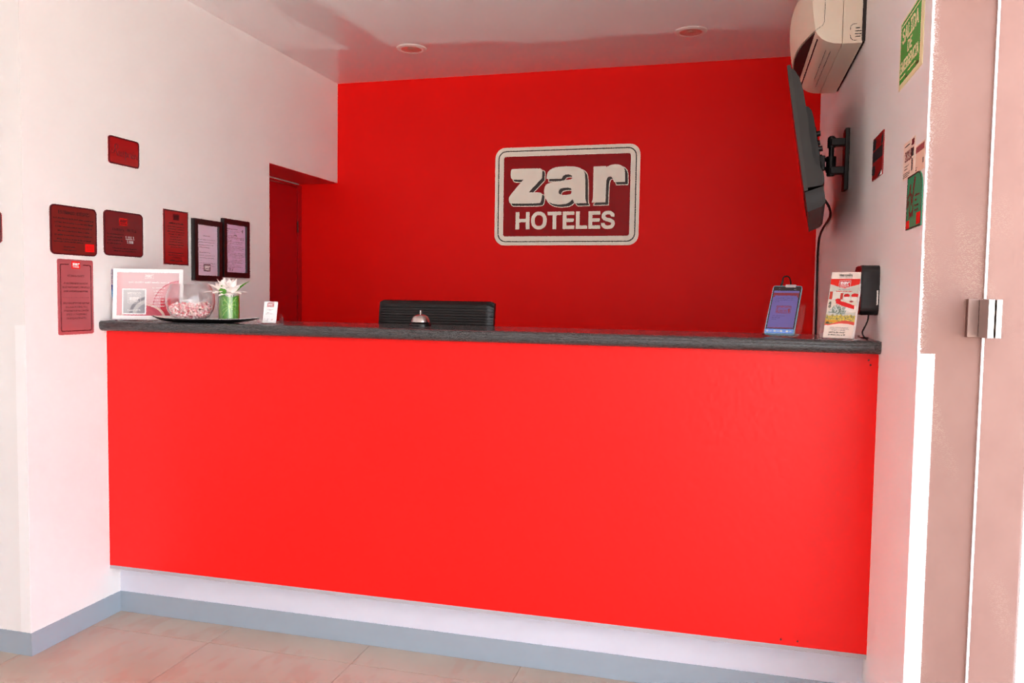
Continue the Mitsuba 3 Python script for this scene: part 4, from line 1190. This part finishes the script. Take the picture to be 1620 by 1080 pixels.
tag("service_bell", "chrome reception bell with a push button, in front of the office chair", "bell")

# phone on its clear stand
yw3 = math.radians(-14)
u3 = np.array([math.cos(yw3), math.sin(yw3), 0])
b3 = np.array([-math.sin(yw3), math.cos(yw3), 0])
ln = math.radians(40)
PW, PH, PT = 0.0985, 0.216, 0.0085
M = frame(np.array([2.5580, 0.150, Z0 + 0.0085]), u3, np.array([0, 0, math.cos(ln)]) + b3 * math.sin(ln))
add("smartphone__body", at(M, ext(rrect(0, PW, 0, PH, 0.008), PT - 0.0006, -PT)), "mat_phone_body", smooth=30)
add("smartphone__front_glass", at(M, ext(rrect(0.0025, PW - 0.0025, 0.0025, PH - 0.0025, 0.006), 0.0008, -0.0006)), "mat_phone_glass")
add("smartphone__screen", at(M, bx(0.0065, PW - 0.0065, 0.024, PH - 0.024, 0.0002, 0.0006)), "mat_phone_screen")
add("smartphone__button_bar", at(M, ext(rrect(0.003, PW - 0.003, 0.003, 0.0215, 0.004), 0.0004, 0.0002)), "mat_phone_bar")
add("smartphone__button_bar__icon", at(M, cat([ext(Point(x, 0.0122).buffer(0.0042), 0.0004, 0.0006) for x in (0.010, 0.034, 0.055, 0.074)] + [bx(x + 0.006, x + 0.015, 0.0110, 0.0132, 0.0006, 0.0009) for x in (0.010, 0.034, 0.074)])), "mat_ink_white")
add("smartphone__screen__red_band", at(M, ext(Polygon([(0.0065, 0.182), (0.0065, 0.162), (0.0115, 0.162), (0.0115, 0.170), (PW - 0.0115, 0.170), (PW - 0.0115, 0.162), (PW - 0.0065, 0.162), (PW - 0.0065, 0.182)]), 0.0003, 0.0006)), "mat_screen_red")
add("smartphone__screen__red_band_001", at(M, bx(0.009, PW - 0.009, 0.0245, 0.0275, 0.0006, 0.0009)), "mat_screen_red")
add("smartphone__screen__print", at(M, cat([wordlines([(0.157, 1.0), (0.149, 0.93), (0.141, 0.25)], 0.018, PW - 0.016, 0.0022, 121, z=0.0006), wordlines([(0.078, 0.8), (0.070, 0.5), (0.062, 0.28)], 0.016, 0.070, 0.0022, 122, z=0.0006)])), "mat_screen_text")
s = 0.050 / SW
L3 = off(M, 0.0245, 0.0900, 0.0006) @ np.diag([s, s, 1, 1])
add("smartphone__screen__emblem", at(L3, ext(unary_union([OUTER.difference(OUTER.buffer(-0.02)), FIELD.difference(LETTERS.buffer(0.012)).difference(HOTELES.buffer(0.006))]), 0.0003)), "mat_screen_red")
add("smartphone__speaker_slot", at(M, bx(0.072, 0.080, 0.1980, 0.1995, 0.0002, 0.0006)), "mat_ink_silver")
add("smartphone__camera", at(M, ext(Point(0.024, 0.203).buffer(0.0012), 0.0005, 0.0002)), "mat_ink_silver")
tag("smartphone", "large smartphone with a lilac screen leaning on a clear stand", "smartphone")
base_y = 0.0
Q = frame(np.array([2.5580, 0.150, Z0]), u3, b3)              # local: x along the phone, y back, z up
tiltv = np.array([0, math.sin(ln), math.cos(ln)])


def slab_between(p, q, x0, x1, t=0.003):
    """A clear sheet from the point p to q (local y, z), as wide as x0..x1."""
    p, q = np.array(p, float), np.array(q, float)
    d = (q - p) / np.linalg.norm(q - p)
    nrm_ = np.array([-d[1], d[0]]) * t
    poly = Polygon([p, q, q + nrm_, p + nrm_])
    m = ext(poly, x1 - x0)
    m.vertices = m.vertices[:, [2, 0, 1]] + (x0, 0, 0)
    m.fix_normals()
    return m


cb = math.cos(ln), math.sin(ln)
st = [bx(0.02, PW - 0.008, -0.012, 0.155, 0.0004, 0.0030), bx(0.02, PW - 0.008, -0.0125, -0.0095, 0.0030, 0.0085)]
st.append(slab_between((0.014, 0.0034), (0.014 + 0.135 * cb[1], 0.0034 + 0.135 * cb[0]), -0.006, PW + 0.020, 0.003))
st.append(slab_between((0.150, 0.0034), (0.128, 0.1000), 0.040, PW - 0.02, 0.003))
add("phone_stand__support", at(Q, cat(st)), "mat_clear_plastic")
add("phone_stand__clip", at(off(M, 0.042, PH - 0.0100, 0), cat([rbox(0, 0.036, 0, 0.0130, 0.0006, 0.0036, 0.0012), bx(0.002, 0.034, 0.0105, 0.0125, -PT - 0.004, 0.001)])), "mat_ink_silver", smooth=30)
tag("phone_stand", "clear plastic easel stand holding the smartphone on the countertop", "phone stand")
pt = M @ np.array([0.026, PH, -0.004, 1])
pt = pt[:3]
pb = (M @ np.array([0.070, PH - 0.03, -0.020, 1]))[:3]
add("charging_cable__plug", cyl(pt + (0, 0, 0.0012), pt + (0.006, 0.010, 0.021), 0.0045, 0.0030, n=12), "mat_black_plastic", smooth=40)
add("charging_cable__cord", tube([pt + (0.006, 0.010, 0.020), pt + (0.013, 0.016, 0.036), pt + (0.026, 0.024, 0.034), pt + (0.034, 0.032, 0.012), pt + (0.036, 0.040, -0.03), pt + (0.035, 0.055, -0.09), pt + (0.03, 0.07, -0.145), np.array([2.63, 0.385, Z0 + 0.003])], 0.0022, n=8, samples=70), "mat_cable", smooth=True)
tag("charging_cable", "black charging cable looping out of the smartphone's top edge", "cable")

# brochures in their clear holder
yw4 = math.radians(-24)
u4 = np.array([math.cos(yw4), math.sin(yw4), 0])
b4 = np.array([-math.sin(yw4), math.cos(yw4), 0])
ln4 = math.radians(18.5)
HW, HH = 0.0900, 0.2210
H0 = np.array([2.7330, 0.020, Z0 + 0.006])
M = frame(H0, u4, np.array([0, 0, math.cos(ln4)]) + b4 * math.sin(ln4))


def cover_print(x, y):
    xx, yy = x, 1 - y           # yy runs down from the top
    c = np.broadcast_to(lin(244, 232, 222), x.shape + (3,)).copy()
    vee = 0.185 + 0.065 * (1 - np.abs(xx - 0.5) * 2)
    c = lerp(c, lin(226, 40, 30), ((yy > 0.105) & (yy < vee)) * 1.0)
    room = (yy >= vee) & (yy < 0.80)
    c = lerp(c, lin(206, 206, 196), room * 1.0)
    c = lerp(c, lin(226, 222, 212), (room & (yy > 0.30) & (xx < 0.45) & (xx > 0.14) & (yy < 0.42)) * 1.0)
    c = lerp(c, lin(196, 66, 52), (room & (yy > 0.30) & (yy < 0.42) & (xx > 0.02) & (xx < 0.12)) * 1.0)
    c = lerp(c, lin(186, 60, 50), (room & (yy > 0.32) & (yy < 0.42) & (xx > 0.40) & (xx < 0.49)) * 1.0)
    c = lerp(c, lin(226, 214, 200), (room & (yy > 0.43) & (yy < 0.62)) * 1.0)
    for cx_, cy_, sx, sy, col in ((0.62, 0.36, 0.10, 0.028, (214, 34, 36)), (0.90, 0.355, 0.13, 0.030, (214, 34, 36)), (0.64, 0.405, 0.12, 0.03, (232, 226, 220)), (0.90, 0.405, 0.12, 0.03, (236, 230, 224)), (0.34, 0.43, 0.10, 0.025, (206, 36, 40)), (0.80, 0.45, 0.07, 0.014, (150, 60, 62)), (0.80, 0.56, 0.36, 0.05, (244, 236, 228))):
        c = lerp(c, lin(*col), (room & (((xx - cx_) / sx) ** 2 + ((yy - cy_) / sy) ** 2 < 1)) * 1.0)
    d = np.abs((yy - 0.475) - 0.13 * (xx - 0.45))
    c = lerp(c, lin(222, 36, 40), (room & (xx > 0.28) & (xx < 0.92) & (d < 0.034 - 0.02 * np.abs(xx - 0.6))) * 1.0)
    nz = meshkit.noise(np.stack([xx * 26, yy * 52, xx * 0 + 3.0], -1))
    n2 = meshkit.noise(np.stack([xx * 44 + 9, yy * 90, xx * 0 + 1.0], -1))
    tree = np.hypot((xx - 0.38) / 0.34, (yy - 0.60) / 0.10)
    c = lerp(c, lin(150, 168, 160), (room & (tree + 0.5 * (nz - 0.5) < 0.85)) * 0.9)
    c = lerp(c, lin(70, 96, 74), (room & (tree + 0.6 * (n2 - 0.5) < 0.75) & (n2 > 0.58)) * 0.9)
    c = lerp(c, lin(222, 226, 220), (room & (tree < 0.8) & (nz > 0.62)) * 0.7)
    c = lerp(c, lin(52, 60, 46), (room & (np.hypot((xx - 0.08) / 0.05, (yy - 0.50) / 0.055) < 1) & (n2 > 0.35)) * 0.9)
    gard = room & (yy > 0.655 + 0.03 * (nz - 0.5)) & (yy < 0.80)
    c = lerp(c, lin(186, 168, 96), gard * 0.9)
    c = lerp(c, lin(232, 208, 70), (gard & (n2 > 0.6)) * 0.9)
    c = lerp(c, lin(90, 96, 60), (gard & (n2 < 0.3)) * 0.8)
    c = lerp(c, lin(222, 150, 40), (gard & (yy > 0.735) & (xx < 0.45) & (yy < 0.77)) * 0.8)
    c = lerp(c, lin(60, 54, 50), (room & (np.hypot((xx - 0.08) / 0.06, (yy - 0.775) / 0.02) < 1)) * 0.9)
    wave = 0.80 - 0.030 * np.sin((xx - 0.15) * 3.4) * (xx > 0.1)
    swoosh = (yy > wave - 0.028 * S_(0.25, 0.7, xx) - 0.006) & (yy < wave + 0.012)
    c = lerp(c, lin(224, 84, 72), swoosh * 1.0)
    c = lerp(c, lin(244, 228, 216), (yy >= wave + 0.012) * 1.0)
    return c


for k in range(4):
    key = "brochure" + (f"_{k:03d}" if k else "")
    add(key + "__sheet", at(off(M, 0.0010 * k, 0.0009 * k, -0.0026 * k), bx(0, HW, 0, HH, -0.0022, 0)), "mat_paper_white")
    if k == 0:
        printed(M, HW, HH, 110, 220, cover_print, key + "__cover_print")
        small_logo(off(M, HW / 2 - 0.0185, HH - 0.0520, 0.0004), 0.037, key + "__emblem", "mat_ink_red", "mat_ink_white", border="mat_ink_white")
        add(key + "__heading", at(off(M, 0, 0, 0.0005), text("Manzanillo", 0.0082, HW / 2, HH - 0.0145, bold=True, width=0.040)), "mat_ink_black")
        add(key + "__print", at(off(M, 0, 0, 0.0005), cat([wordlines([(HH - 0.0195, 1.0)], 0.024, 0.068, 0.0018, 131), wordlines([(HH - 0.060, 1.0)], 0.026, 0.068, 0.0022, 132), wordlines([(0.0335, 0.9), (0.0285, 1.0), (0.0240, 0.7)], 0.014, 0.078, 0.0018, 133, centre=True)])), "mat_ink_grey")
        add(key + "__slogan", at(off(M, 0, 0, 0.0005), wordlines([(HH - 0.0665, 1.0)], 0.022, 0.072, 0.0036, 134)), "mat_ink_red")
        add(key + "__contact_print", at(off(M, 0, 0, 0.0005), wordlines([(0.0165, 0.85), (0.0085, 0.9)], 0.012, 0.072, 0.0040, 135, centre=True)), "mat_ink_black")
    tag(key, "red and white hotel brochure with a bedroom picture, foremost in its stack" if k == 0 else "hotel brochure stacked behind the foremost one in the clear holder", "brochure", "brochures in the clear holder")
Q = frame(np.array([H0[0], H0[1], Z0]), u4, b4)
back_len = 0.10
hold = [bx(-0.006, HW + 0.006, -0.012, 0.055, 0.0004, 0.0030), bx(-0.006, HW + 0.006, -0.012, -0.0095, 0.0030, 0.020)]
hold.append(slab_between((0.030, 0.0036), (0.030 + 0.115 * math.sin(ln4), 0.0036 + 0.115 * math.cos(ln4)), -0.022, HW + 0.004, 0.0025))
add("brochure_holder", at(Q, cat(hold)), "mat_clear_plastic")
tag("brochure_holder", "clear plastic holder for the brochures at the countertop's right end", "brochure holder")
